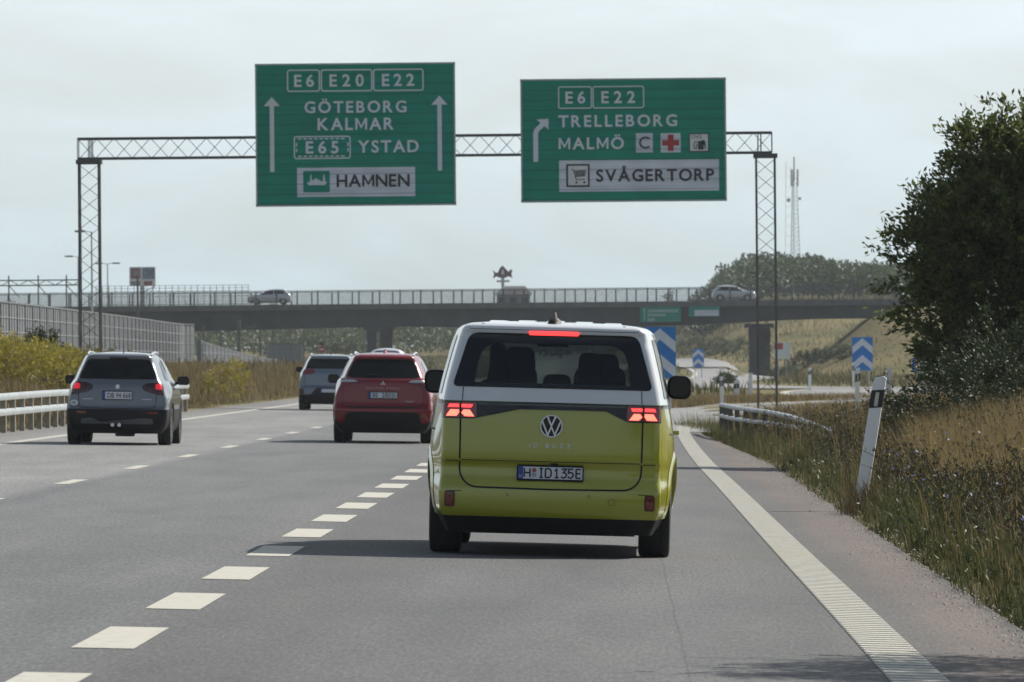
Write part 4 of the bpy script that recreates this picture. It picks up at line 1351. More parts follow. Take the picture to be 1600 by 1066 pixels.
def side_car(u, v, d, zdeck, yaw, name, label, paint):
    p = W(u, v, d)
    root = thing(name, label, 'car', (p.x, d, zdeck), (0, 0, R(yaw)))
    b = Body([(.2, .76, .80, .1, 4.1), (.42, .84, .87, .0, 4.25), (.7, .85, .88, .02, 4.25), (.86, .83, .87, .06, 4.1), (.98, .78, .85, .12, 3.4), (1.10, .72, .78, .25, 2.95), (1.3, .63, .69, .48, 2.55), (1.44, .54, .60, .62, 2.2), (1.50, .42, .47, .85, 1.9), (1.515, .3, .35, 1.0, 1.7)], rr=.12, rf=.3, bow=.07, flare=.6, front_in=.16)
    wys = (.8, 3.4)
    b.shell('body', .2, 1.515, paint, root, nz=40, cap_top=True, crown=.015, cut=wheel_cut(wys, .37, .32), cap_bot=True)
    b.rear('rear_window', rpoly([(-.6, 1.05), (.6, 1.05), (.5, 1.40), (-.5, 1.40)], .06, 3), M['tinted'], root, .006, .012)
    for sg in (-1, 1):
        b.side('front_window', rpoly([(1.72, 1.0), (2.95, .98), (2.30, 1.36), (1.74, 1.40)], .05), sg, M['tinted'], root, .005, .012)
        b.side('rear_side_window', rpoly([(.55, 1.03), (1.64, 1.0), (1.66, 1.40), (.95, 1.37)], .05), sg, M['tinted'], root, .005, .012)
        pl = [(.60, .72), (.78, .72), (.76, .92), (.62, .92)]
        b.rear('tail_lamp', pl if sg > 0 else mirror(pl), M['red_lens'], root, .01, .02)
        MB().box((sg * .60, b.yfront(.6, .72) - .09, .72), (.26, .16, .13)).build('headlight', M['clear_lens'], root, bevel=.03)
        add_mirror(root, sg * .93, 2.75, 1.0, .17, .13, sg, M['black_plastic'], M['gloss_black'])
    add_wheels(root, .87, .21, .32, wys)
    MB().box((0, 2.1, .40), (1.3, 3.7, .36)).build('underbody', M['under'], root)
    return root

# ------------------------------------------------------------------ sign gantry
GD = 220.0
def build_gantry():
    xl0, xl1 = X_(124, 400, GD), X_(155, 400, GD)
    xr0, xr1 = X_(1183, 400, GD), X_(1212, 400, GD)
    zt = Z_(660, 212, GD)
    zb = Z_(660, 243, GD)
    dy = .58
    root = thing('sign_gantry', 'lattice steel gantry spanning the motorway on two slim towers', 'gantry', (0, GD, 0))
    for (a, b, tname) in ((xl0, xl1, 0), (xr0, xr1, 1)):
        g = gz((a + b) / 2, GD) - .3
        tw = empty('tower', ((a + b) / 2, 0, 0), (0, 0, 0), root)
        w = (b - a) / 2
        for sx in (-1, 1):
            for sy in (0, 1):
                MB().bar((sx * w, sy * dy, g), (sx * w, sy * dy, zb - .16), .056).build('leg', M['dark_steel'], tw)
        h = zb - .2 - g
        n = int(h / .46)
        mb = MB()
        for k in range(n):
            z0, z1 = g + h * k / n, g + h * (k + 1) / n
            s = 1 if k % 2 == 0 else -1
            mb.bar((-w * s, 0, z0), (w * s, 0, z1), .016)
            mb.bar((w * s, dy, z0), (-w * s, dy, z1), .016)
            mb.bar((-w, dy * (k % 2), z0), (-w, dy * (1 - k % 2), z1), .022)
            mb.bar((w, dy * (k % 2), z0), (w, dy * (1 - k % 2), z1), .022)
        mb.build('bracing', M['dark_steel'], tw)
        MB().box((0, dy / 2, zb - .10), (2 * w + .16, dy + .16, .13)).build('cap_plate', M['dark_steel'], tw, bevel=.01)
        MB().box((0, dy / 2, g + .1), (1.3, 1.3, .5)).build('footing', M['concrete'], tw)
    beam = empty('beam', (0, 0, 0), (0, 0, 0), root)
    x0, x1 = xl0 - .03, xr1 - .08
    for y in (0, dy):
        MB().bar((x0, y, zt), (x1, y, zt), .068).build('chord', M['dark_steel'], beam)
        MB().bar((x0, y, zb), (x1, y, zb), .068).build('chord', M['dark_steel'], beam)
    n = 38
    mb = MB()
    for k in range(n):
        a, b = x0 + (x1 - x0) * k / n, x0 + (x1 - x0) * (k + 1) / n
        up_ = k % 2
        mb.bar((a, 0, zb if up_ else zt), (b, 0, zt if up_ else zb), .018)
        mb.bar((a, dy, zt if up_ else zb), (b, dy, zb if up_ else zt), .018)
        mb.bar((a, 0 if up_ else dy, zt), (b, dy if up_ else 0, zt), .022)
        mb.bar((a, 0 if up_ else dy, zb), (b, dy if up_ else 0, zb), .022)
    for x in (x0, x1, x0 + .33, x0 + .42, x1 - .33, x1 - .42):
        mb.bar((x, 0, zb), (x, 0, zt), .026)
        mb.bar((x, dy, zb), (x, dy, zt), .026)
    mb.build('bracing', M['dark_steel'], beam)
build_gantry()

class Sign:
    """sign panel whose layout is given in its own units measured from the top left corner"""
    def __init__(s, u0, v0, u1, v1, d, label, unit_w, skew=(0, 0), name='route_sign'):
        a, b = W(u0, v0, d), W(u1, v1, d)
        s.w, s.h = b.x - a.x, a.z - b.z
        s.k = s.w / unit_w
        s.root = thing(name, label, 'road sign', (a.x, d, a.z))
        MB().box((s.w / 2, .05, -s.h / 2), (s.w, .06, s.h)).build('panel', M['sign_green'], s.root)
        fr = MB()
        for p, q in (((0, 0), (s.w, 0)), ((0, -s.h), (s.w, -s.h))):
            fr.bar((p[0] - .03, .05, p[1]), (q[0] + .03, .05, q[1]), .05, .10)
        for x in (0, s.w): fr.bar((x, .05, -.03), (x, .05, -s.h + .03), .05, .10)
        fr.build('edge_profile', M['steel'], s.root)
        for x in (.18, .5, .82):
            MB().bar((s.w * x, .13, -.1), (s.w * x, .13, -s.h + .1), .08).build('backing_post', M['steel'], s.root)
    def P(s, x, y): return (x * s.k, -y * s.k)
    def box_text(s, name, body, x0, y0, x1, y1, mname='legend', parent=None, y=.010, weight=.022):
        a, b = s.P(x0, y1), s.P(x1, y0)
        return lettering(name, [text_fit(body, a[0], b[0], a[1], b[1], weight)], y, M[mname], parent or s.root)
    def outline(s, name, x0, y0, x1, y1, wpx, r=14, parent=None, y=.012):
        a, b = s.P(x0, y1), s.P(x1, y0)
        rr = rrect(a[0], a[1], b[0], b[1], r * s.k, 5)
        t = wpx * s.k
        ri = rrect(a[0] + t, a[1] + t, b[0] - t, b[1] - t, max(.5, r - wpx) * s.k, 5)
        n = len(rr)
        mb = MB().add([(p[0], y, p[1]) for p in rr] + [(p[0], y, p[1]) for p in ri], [(i, (i + 1) % n, n + (i + 1) % n, n + i) for i in range(n)])
        return mb.build(name, M['legend'], parent or s.root, fix=False)
    def slab(s, name, x0, y0, x1, y1, mname, parent=None, y=.008, r=2, th=.012):
        a, b = s.P(x0, y1), s.P(x1, y0)
        return MB().prism(rrect(a[0], a[1], b[0], b[1], max(.004, r * s.k), 3), y, y + th).build(name, M[mname], parent or s.root)
    def poly(s, name, pts, mname, parent=None, y=.004, th=.006):
        return MB().prism([s.P(*p) for p in pts], y, y + th).build(name, M[mname], parent or s.root)

def build_left_sign():
    s = Sign(399.5, 102.5, 711.5, 318, GD - .25, 'green overhead sign for Göteborg, Kalmar and Ystad with two straight arrows', 1275)
    for t, bx, tx in (('E6', (200, 412), (243, 377)), ('E20', (417, 749), (470, 697)), ('E22', (753, 1078), (807, 1021))):
        o = s.outline('route_box', bx[0], 29, bx[1], 172, 8, 18)
        s.box_text('route_number', t, tx[0], 64, tx[1], 138, 'legend', o)
    s.box_text('place_name', 'GÖTEBORG', 308, 236, 970, 307)
    s.box_text('place_name', 'KALMAR', 391, 344, 887, 418)
    o = s.outline('route_box', 240, 456, 606, 604, 8, 18)
    s.box_text('route_number', 'E65', 314, 492, 531, 567, 'legend', o)
    dash = MB()
    for k in range(9):
        x = 268 + k * 34.5
        for yy in (474, 586):
            a, b = s.P(x, yy + 4), s.P(x + 22, yy - 4)
            dash.add([(a[0], .0125, a[1]), (b[0], .0125, a[1]), (b[0], .0125, b[1]), (a[0], .0125, b[1])], [(0, 1, 2, 3)])
    for k in range(2):
        for xx in (258, 588):
            a, b = s.P(xx - 4, 522 + k * 36), s.P(xx + 4, 500 + k * 36)
            dash.add([(a[0], .0125, a[1]), (b[0], .0125, a[1]), (b[0], .0125, b[1]), (a[0], .0125, b[1])], [(0, 1, 2, 3)])
    dash.build('dashed_frame', M['legend'], o, fix=False)
    s.box_text('place_name', 'YSTAD', 650, 490, 1046, 564)
    p = s.slab('harbour_panel', 260, 660, 1018, 848, 'sign_white', None, .010, 2)
    q = s.slab('pictogram_square', 299, 681, 470, 818, 'sign_green', p, .0, 8, .008)
    ship = [(322, 756), (340, 750), (344, 740), (346, 706), (352, 706), (354, 738), (366, 742), (372, 730), (386, 728), (392, 738), (404, 736), (408, 746), (426, 748), (430, 704), (437, 704), (440, 748), (452, 754), (440, 772), (334, 772)]
    s.poly('ship', ship, 'legend', q, -.006, .005)
    s.box_text('place_name', 'HAMNEN', 510, 708, 986, 784, 'ink', p, -.002)
    for x, y0 in ((101, 204), (1178, 204)):
        s.poly('arrow', [(x - 14, 685), (x - 14, y0 + 58), (x - 52, y0 + 58), (x, y0), (x + 52, y0 + 58), (x + 14, y0 + 58), (x + 14, 685)], 'legend')
build_left_sign()

def build_right_sign():
    s = Sign(814, 126.5, 1134.5, 311.5, GD - .25, 'green overhead exit sign for Trelleborg, Malmö and a shopping area with bent arrow', 1136)
    for t, bx, tx in (('E6', (206, 394), (244, 360)), ('E22', (398, 685), (444, 637))):
        o = s.outline('route_box', bx[0], 33, bx[1], 158, 6, 14)
        s.box_text('route_number', t, tx[0], 64, tx[1], 127, 'legend', o)
    s.box_text('place_name', 'TRELLEBORG', 206, 196, 870, 258)
    s.box_text('place_name', 'MALMÖ', 204, 320, 573, 383)
    q = s.slab('centre_symbol', 637, 298, 731, 405, 'sign_white')
    s.box_text('symbol_letter', 'C', 655, 318, 712, 382, 'ink', q, .003, .012)
    q = s.slab('hospital_symbol', 775, 299, 886, 406, 'sign_white')
    s.poly('red_cross', [(814, 307), (847, 307), (847, 337), (878, 337), (878, 368), (847, 368), (847, 398), (814, 398), (814, 368), (783, 368), (783, 337), (814, 337)], 'sign_red', q, .002, .004)
    q = s.slab('fuel_symbol', 932, 300, 1044, 405, 'ink')
    q2 = s.slab('fuel_ground', 938, 306, 1038, 399, 'pict_white', q, .002, 2, .005)
    s.box_text('fuel_letters', 'CNG', 943, 311, 1003, 329, 'ink', q2, -.001, .004)
    s.poly('fuel_pump', [(982, 344), (1014, 344), (1014, 392), (982, 392)], 'ink', q2, -.002, .003)
    s.poly('fuel_drop', [(1000, 338), (1024, 344), (1028, 384), (1018, 390), (1018, 340)], 'sky_blue', q2, -.0035, .001)
    a = [[s.P(*p) for p in [(978, 352), (966, 348), (960, 360), (960, 384), (972, 386), (974, 366), (980, 362)]]]
    strokes(a, 5 * s.k, y=-.003).build('fuel_hose', M['ink'], q2, fix=False)
    p = s.slab('shopping_panel', 208, 446, 1098, 620, 'sign_white', None, .010, 2)
    q = s.slab('cart_square', 247, 466, 378, 594, 'ink', p, .0, 4, .008)
    q2 = s.slab('cart_ground', 258, 476, 368, 584, 'pict_white', q, -.003, 3, .004)
    L = [[(276, 496), (288, 498), (302, 552), (350, 552)], [(290, 504), (356, 500), (348, 532), (298, 536)]] + [[(293 + k * 2, 512 + k * 8), (354 - k * 2, 509 + k * 8)] for k in range(3)] + [[(304 + k * 12, 503), (308 + k * 10, 535)] for k in range(4)]
    strokes([[s.P(*b) for b in pl] for pl in L], 4.5 * s.k, .0004, -.006).build('cart', M['ink'], q2, fix=False)
    for x in (304, 348):
        c = s.P(x, 568)
        MB().prism(arc(c[0], c[1], 6.5 * s.k, 0, 340, 14), -.008, -.005).build('cart_wheel', M['ink'], q2)
    s.box_text('place_name', 'SVÅGERTORP', 411, 500, 1074, 564, 'ink', p, -.002)
    # bent arrow
    o_, i_ = [], []
    cx, cy = 79, 0
    path = [(79, 452), (79, 300)] + [(79 + 46 * (1 - math.cos(R(a))), 300 - 46 * math.sin(R(a))) for a in range(10, 61, 10)] + [(118, 243)]
    strokes([[s.P(*q) for q in path]], 27 * s.k, y=.004).build('arrow_shaft', M['legend'], s.root, fix=False)
    s.poly('arrow_head', [(84, 216), (152, 213), (151, 273)], 'legend', None, -.001, .004)
build_right_sign()

# ------------------------------------------------------------------ guard rails
def guard_rail(label, path, zrel, spacing, mrail, mpost, k=1.0, name='guard_rail'):
    """tubular two-rail barrier: path of (x, y, height factor)"""
    pts = spline([(p[0], p[1]) for p in path], 12)
    hs = spline([(p[2], p[1]) for p in path], 12)
    root = thing(name, label, 'guard rail', (pts[0].x, pts[0].y, 0))
    o = Vector((pts[0].x, pts[0].y, 0))
    for h in zrel:
        P = [Vector((p.x, p.y, gz(p.x, p.y) + h * q.x)) - o for p, q in zip(pts, hs)]
        prof = [(-.04, -.075), (-.055, -.03), (-.055, .03), (-.04, .075), (.04, .075), (.055, .03), (.055, -.03), (.04, -.075)]
        mb = MB()
        k_ = k
        vs, n = [], len(P)
        for i, p in enumerate(P):
            d = (P[min(i + 1, n - 1)] - P[max(i - 1, 0)]).normalized()
            nr = Vector((d.y, -d.x, 0)).normalized()
            vs += [p + nr * a + Vector((0, 0, b * k_)) for a, b in prof]
        m = len(prof)
        mb.add(vs, [(i * m + k, i * m + (k + 1) % m, (i + 1) * m + (k + 1) % m, (i + 1) * m + k) for i in range(n - 1) for k in range(m)] + [tuple(range(m)), tuple(range((n - 1) * m, n * m))[::-1]])
        mb.build('rail', mrail, root, smooth=True)
    L = 0.0
    nxt = .4
    first = None
    for i in range(len(pts) - 1):
        seg = (pts[i + 1] - pts[i]).length
        while nxt <= L + seg:
            t = (nxt - L) / seg
            p = pts[i].lerp(pts[i + 1], t)
            hh = hs[i].x * (1 - t) + hs[i + 1].x * t
            if first is None:
                first = MB().box((0, 0, .0), (.10, .12, 1.3)).build('post', mpost, root)
                q = first
            else:
                q = first.copy()
                COL.objects.link(q)
            q.location = (p.x - o.x, p.y - o.y, gz(p.x, p.y) + max(zrel) * hh - .62)
            nxt += spacing
        L += seg
    return root
lx = -11.75
guard_rail('white two-rail guard rail on close-set posts along the left roadside', [(lx - .1, 70, 1), (lx, 100, 1), (lx + .02, 118, 1.0), (lx - .02, 130, .97), (lx, 140, .99), (lx + .05, 152, 1.02), (lx, 170, 1), (lx, 192, 1), (lx, 200.5, 1)], (.40, .70), 2.05, M['rail'], M['wood_post'], .88)
guard_rail('galvanised guard rail on the right, its near end sinking into the weeds', [(2.36, 162, 1.0), (2.46, 155, 1.0), (2.66, 149, .97), (2.95, 142, .90), (3.3, 135, .74), (3.62, 129, .50), (4.0, 122, .12)], (.42, .66), 3.2, M['steel'], M['dark_steel'], .52)

# ------------------------------------------------------------------ delineator posts
def delineator(u, v_top, d, label, lean=0.0, h=1.25, w=.125, yaw=0.0, band=True, dirty=False, grey=False):
    p = W(u, v_top, d)
    root = thing('delineator_post', label, 'marker post', (p.x, d, p.z - h * math.cos(R(lean))), (0, R(lean), R(yaw)), 'delineator posts beside the slip road')
    root.location.x = p.x - h * math.sin(R(lean))
    prof = rpoly([(-w / 2, 0), (w / 2, 0), (w / 2, h - .01), (w * .28, h + .005), (-w * .38, h - .02), (-w / 2, h - .07)], .008, 2)
    MB().prism(prof, -.022, .022).build('post', M['post_white'] if not grey else M['steel'], root, bevel=.006)
    if band:
        b = MB().prism([(-w / 2 - .003, h - .36), (w / 2 + .003, h - .33), (w / 2 + .003, h - .135), (-w / 2 - .003, h - .165)], -.0255, .0255).build('black_band', M['ink'], root)
        MB().prism(rrect(-.02, h - .33, .02, h - .175, .008, 2), -.030, -.0258).build('reflector', M['clear_lens'], b)
    return root
delineator(1376, 588, 79, 'tall white marker post with black band, leaning right in the near weeds', 9.6, 1.42, .135, -8)
delineator(1340.5, 575, 184, 'thin upright marker post in front of the right-hand blue chevron board', 2.0, 1.3, .115, 12)
delineator(1265, 575, 372, 'small marker post alone on the grass beyond the curving ramp', 0, 1.15, .16)
delineator(1127, 588, 250, 'marker post rising behind the far end of the right guard rail', -1, 1.3, .12)
delineator(1151, 594, 300, 'short marker post with dark face between gantry leg and guard rail end', 0, 1.1, .22, 0, True)
delineator(1172.5, 583, 330, 'pale marker post just left of the gantry leg', 0, 1.2, .17, 0, False)
delineator(1389, 576, 330, 'grey marker post half hidden by the shrub', 0, 1.2, .20, 0, False, grey=True)
delineator(1333, 566, 300, 'narrow marker post under the left edge of the right-hand chevron board', 0, 1.1, .09)

# ------------------------------------------------------------------ chevron boards
def chevron(u0, v0, u1, v1, d, label, rows=2):
    a, b = W(u0, v0, d), W(u1, v1, d)
    w, h = b.x - a.x, a.z - b.z
    root = thing('chevron_board', label, 'road sign', (a.x + w / 2, d, 0), group='blue chevron boards on the exit gore')
    zb = b.z
    pn = MB().prism(rrect(-w / 2, zb, w / 2, zb + h, .04, 3), 0, .05).build('board', M['sign_blue'], root)
    for k in range(rows):
        z = zb + h * (.97 - k * .5)
        t = h * .215
        dr = w * .42
        x = w / 2 - .01
        MB().prism([(0, z), (x, z - dr), (x, z - dr - t), (0, z - t), (-x, z - dr - t), (-x, z - dr)], -.008, -.002).build('white_chevron', M['legend'], pn)
    g = gz(a.x + w / 2, d)
    for x in (-w * .3, w * .3):
        MB().tube([(x, .08, g - .3), (x, .08, zb + h * .9)], .035, 8).build('post', M['steel'], root)
chevron(1006, 511, 1056.5, 591, 236, 'large blue chevron board partly hidden by the van roof')
chevron(1082, 545.5, 1100, 573.5, 610, 'tiny blue chevron board far off beside the climbing slip road')
chevron(1331, 527, 1364, 579, 333, 'blue chevron board on the dry slope left of the tree')

# ------------------------------------------------------------------ overpass
BY = 690.0
def build_bridge():
    zr = Z_(900, 451, BY)                 # hand rail top
    zd = Z_(900, 472, BY)                 # deck edge
    zm = Z_(900, 481, BY)                 # edge beam underside
    zb = Z_(900, 510, BY)                 # girder underside
    xa, xb = X_(-60, 500, BY), X_(1470, 490, BY)
    root = thing('overpass_bridge', 'long grey concrete road bridge crossing the whole motorway', 'bridge', (0, BY, 0))
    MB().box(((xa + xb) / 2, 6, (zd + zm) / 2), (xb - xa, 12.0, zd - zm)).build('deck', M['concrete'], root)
    g = MB()
    # haunched girder
    n = 24
    top, bot = [], []
    for k in range(n + 1):
        x = xa + (xb - xa) * k / n
        z = zb + .55 * float(sstep(6, 24, x)) + .12 * math.cos((x + 22) / 37 * math.pi * 2)
        top.append((x, zm)); bot.append((x, z))
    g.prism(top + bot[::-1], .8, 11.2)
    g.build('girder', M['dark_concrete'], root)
    for u, v in ((1178, 560), (580, 540)):
        x = X_(u, v, BY)
        p = empty('pier', (x, 0, 0), (0, 0, 0), root)
        gg = gz(x, BY) - .5
        z1 = zb + .05
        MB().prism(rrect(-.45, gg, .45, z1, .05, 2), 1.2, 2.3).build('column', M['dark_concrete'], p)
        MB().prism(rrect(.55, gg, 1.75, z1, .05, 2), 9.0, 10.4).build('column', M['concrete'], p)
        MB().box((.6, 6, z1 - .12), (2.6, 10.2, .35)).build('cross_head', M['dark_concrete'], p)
    x = X_(1395, 500, BY)
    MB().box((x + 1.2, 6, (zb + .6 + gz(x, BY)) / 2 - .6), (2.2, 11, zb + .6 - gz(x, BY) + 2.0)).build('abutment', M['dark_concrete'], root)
    for y in (.12, 11.85):
        rl = MB()
        for k, z in enumerate(np.linspace(zd + .15, zr, 7)):
            rl.bar((xa, y, z), (xb, y, z), .075 if k == 6 else .045)
        r = rl.build('railing', M['dark_steel'], root)
        post = None
        x = xa + .6 + (.9 if y > 5 else 0)
        while x < xb:
            if post is None:
                post = MB().box((0, y, (zr + zd) / 2), (.13, .10, zr - zd)).build('railing_post', M['dark_steel'], r)
                q = post
            else:
                q = post.copy(); COL.objects.link(q)
            q.location.x = x
            x += 1.95
    # taller wire screen over the tracks at the left
    x0, x1 = X_(150, 446, BY), X_(388, 446, BY)
    zt = Z_(300, 446, BY)
    sc = MB()
    for z in np.linspace(zd + .1, zt, 8): sc.bar((x0, -.02, z), (x1, -.02, z), .035)
    for k in range(25): sc.bar((x0 + (x1 - x0) * k / 24, -.06, zd), (x0 + (x1 - x0) * k / 24, -.06, zt), .05)
    sc.build('wire_screen', M['dark_steel'], root)
    return zd
ZD = build_bridge()
side_car(456, 460, BY + 4.2, ZD + .02, 90, 'hatchback_car', 'small silver hatchback driving left over the bridge', M['silver_paint'])
side_car(1112, 458, BY + 8.0, ZD + .02, -90, 'hatchback_car', 'silver hatchback driving right over the bridge, above the green bridge signs', M['silver_paint'])

def bridge_sign(u0, v0, u1, v1, label, white):
    a, b = W(u0, v0, BY), W(u1, v1, BY)
    w, h = b.x - a.x, a.z - b.z
    root = thing('direction_sign', label, 'road sign', (a.x, BY - .05, a.z), group='green signs hung on the bridge girder')
    MB().box((w / 2, .02, -h / 2), (w, .10, h)).build('panel', M['sign_green'], root)
    for x in (.2, .8): MB().box((w * x, .45, -h / 2), (.08, .78, .12)).build('bracket', M['dark_steel'], root)
    if not white:
        mb = MB()
        mb.prism([(.28, -.30), (.50, -.30), (.39, -.12)], -.045, -.04)
        mb.prism([(.36, -h + .12), (.42, -h + .12), (.42, -.30), (.36, -.30)], -.045, -.04)
        mb.build('arrow', M['legend'], root)
        # unreadably small rows of lettering: plain pale strokes
        for z, x1 in ((-.22, .93), (-.60, .62), (-1.05, .34)):
            mb = MB()
            x = .75
            while x < w * x1:
                mb.prism([(x, z - .26), (x + .07, z - .26), (x + .07, z), (x, z)], -.045, -.04)
                x += .17
            mb.build('faded_legend', M['legend'], root)
    else:
        MB().prism([(.55, -h + .06), (w - .12, -h + .06), (w - .12, -.32), (.55, -.32)], -.045, -.035).build('white_panel', M['sign_white'], root)
bridge_sign(1000, 480.5, 1064, 503, 'larger all-green sign hung on the bridge girder', False)
bridge_sign(1076, 479.5, 1125, 494.5, 'smaller green sign with pale lower panel, hung on the bridge girder', True)

# ------------------------------------------------------------------ noise walls
def noise_wall(pts, label, bay, hgt_fn, light_end=False, mname='barrier', zlow=None, rib=.5):
    P = spline(pts, 30)
    root = thing('noise_barrier', label, 'noise barrier', (P[0].x, P[0].y, 0))
    o = P[0]
    L = [0]
    for a, b in zip(P, P[1:]): L.append(L[-1] + (b - a).length)
    def at(s):
        i = min(max(int(np.searchsorted(L, s)) - 1, 0), len(P) - 2)
        return P[i].lerp(P[i + 1], (s - L[i]) / max(1e-6, L[i + 1] - L[i]))
    n = int(L[-1] / bay)
    for k in range(n):
        a, b = at(L[-1] * k / n), at(L[-1] * (k + 1) / n)
        d = (b - a)
        ang = math.atan2(d.y, d.x)
        m = (a + b) / 2
        z0 = gz(m.x, m.y) - .3
        z1 = hgt_fn(m.x, m.y)
        rot = Matrix.Rotation(ang, 3, 'Z')
        mb = MB()
        mb.box((m.x - o.x, m.y - o.y, (z0 + z1) / 2), (d.length - .06, .14, z1 - z0), rot)
        pn = mb.build('panel', M[mname], root)
        nr = Vector((-d.y, d.x, 0)).normalized()
        rb = MB()
        z = z0 + .3
        while z < z1 - .1:
            rb.box((m.x - o.x, m.y - o.y, z), (d.length - .06, .20, .035), rot)
            z += rib
        for f in (.33, .66):
            q = a.lerp(b, f)
            rb.box((q.x - o.x, q.y - o.y, (z0 + z1) / 2 - .02), (.035, .19, z1 - z0 - .06), rot)
        rb.build('rib', M['barrier_light'], pn)
        MB().box((a.x - o.x, a.y - o.y, (z0 + z1) / 2 + .02), (.16, .24, z1 - z0), rot).build('post', M['barrier_light'], root)
        MB().box((m.x - o.x, m.y - o.y, z1 + .03), (d.length - .04, .22, .06), rot).build('coping', M['barrier'], pn)
    return root
xw0, xw1 = X_(0, 473, 248), X_(286, 508, 398)
def wall_h(x, y):
    f = (y - 248) / 150
    return (Z_(0, 473, 248) * (1 - f) + Z_(286, 508, 398) * f)
noise_wall([(xw0 + .6, 130), (xw0 + .3, 190), (xw0, 248), ((xw0 + xw1) / 2 + .1, 325), (xw1, 392), (xw1 + .55, 398)], 'long grey noise wall of ribbed panels running along the left side', 4.0, wall_h)
noise_wall([(xw1 + .75, 400), (xw1 + .2, 418), (xw1 - .5, 470), (xw1 - .6, 520)], 'lower stretch of noise wall stepping down behind the long grey wall', 6.0, lambda x, y: max(1.9, 2.9 - (y - 400) / 120 * 1.1), mname='barrier')
a_, b_ = W(419, 538, 560), W(470, 542, 560)
noise_wall([(a_.x, 560), ((a_.x + b_.x) / 2, 561), (b_.x, 562)], 'short pale slatted screen fence standing under the bridge', 2.5, lambda x, y: Z_(445, 538, 560), mname='barrier_light')

# ------------------------------------------------------------------ lamps, masts, boards
def lamp(u, v, d, arms, label):
    p = W(u, v, d)
    g = gz(p.x, d)
    root = thing('street_lamp', label, 'street lamp', (p.x, d, g - .2), group='street lamps beyond the bridge')
    h = p.z - g + .2
    MB().tube([(0, 0, 0), (0, 0, h)], [.11, .06], 8).build('pole', M['steel'], root)
    for s in arms:
        MB().bar((0, 0, h - .05), (s * .55, 0, h + .04), .06).build('arm', M['steel'], root)
        MB().box((s * .95, 0, h + .03), (.85, .34, .16)).build('lamp_head', M['grey_plastic'], root, bevel=.04)
lamp(168, 412, 800, (-1, 1), 'double-armed street lamp left of the red and blue pylon sign')
lamp(122, 401, 745, (-1,), 'street lamp whose head shows just left of the gantry tower')
lamp(143, 362, 600, (-1,), 'tallest street lamp, seen through the left gantry tower')

def lattice_mast():
    d = 1250.0
    b, t = W(1242, 400, d), W(1242, 247, d)
    g = gz(b.x, d)
    root = thing('radio_mast', 'tall slim lattice radio mast behind the wooded hill', 'radio mast', (b.x, d, g))
    h = t.z - g
    w0, w1 = 1.15, .42
    lg = [(math.cos(R(a)), math.sin(R(a))) for a in (100, 220, 340)]
    for x, y in lg: MB().bar((x * w0, y * w0, 0), (x * w1, y * w1, h - 3.5), .10).build('leg', M['steel'], root)
    mb = MB()
    n = 26
    for k in range(n):
        z0, z1 = (h - 3.5) * k / n, (h - 3.5) * (k + 1) / n
        f0, f1 = w0 + (w1 - w0) * k / n, w0 + (w1 - w0) * (k + 1) / n
        for i in range(3):
            a, b2 = lg[i], lg[(i + 1) % 3]
            mb.bar((a[0] * f0, a[1] * f0, z0), (b2[0] * f1, b2[1] * f1, z1), .05)
            mb.bar((a[0] * f0, a[1] * f0, z0), (b2[0] * f0, b2[1] * f0, z0), .045)
    mb.build('bracing', M['steel'], root)
    for k in range(3):
        MB().box((lg[k][0] * .62, lg[k][1] * .62, h - 3.4), (.34, .34, 2.9)).build('aerial_panel', M['pict_white'], root, bevel=.04)
    MB().tube([(0, 0, h - 4), (0, 0, h + .2)], .12, 8).build('top_pole', M['steel'], root)
    for x, z, r in ((-1.0, .69, .36), (.9, .70, .28)):
        MB().tube([(x, -.5, h * z), (x, -.2, h * z)], r, 16).build('dish', M['pict_white'], root)
    # feeder ladder on the left
    mb = MB()
    for x in (-1.75,): mb.bar((x, 0, 0), (x * .80, 0, h - .5), .05)
    for k in range(14): mb.bar((-1.75 + .35 * k / 14, 0, h * k / 14), (-.9 + .5 * k / 14, 0, h * k / 14), .035)
    mb.build('cable_ladder', M['steel'], root)
lattice_mast()

def emblem_pylon():
    d = 1000.0
    c, b = W(785.5, 429, d), W(786, 452, d)
    g = gz(c.x, d)
    root = thing('emblem_pylon', 'dark red winged emblem sign on a pole behind the bridge', 'pylon sign', (c.x, d, g))
    k = d / F
    def q(pts): return [((x - 785.5) * k, c.z - g - (y - 429) * k) for x, y in pts]
    MB().tube([(0, .2, 0), (0, .2, c.z - g + .5)], .22, 10).build('pole', M['steel'], root)
    e = MB().prism(q([(769.5, 422), (775, 426), (778, 426), (781, 419), (785.5, 415), (790, 420), (795, 425), (796.5, 422), (801, 421.5), (799, 429), (801, 435), (795, 432), (790, 434), (785.5, 435), (780, 434), (776, 432), (770, 435), (772, 428)]), -.15, .15).build('emblem', M['emblem'], root)
    MB().prism(q([(783, 426), (785.5, 420), (788, 426), (787, 429), (784, 429)]), -.17, -.152).build('emblem_drop', M['pict_white'], e)
    MB().prism(q([(776, 438), (796, 438), (796, 441), (776, 441)]), -.1, .1).build('lower_board', M['steel'], root)
M['emblem'] = mat('emblem_red', (.11, .035, .06), .5, 0, 0, .1, 2)
emblem_pylon()

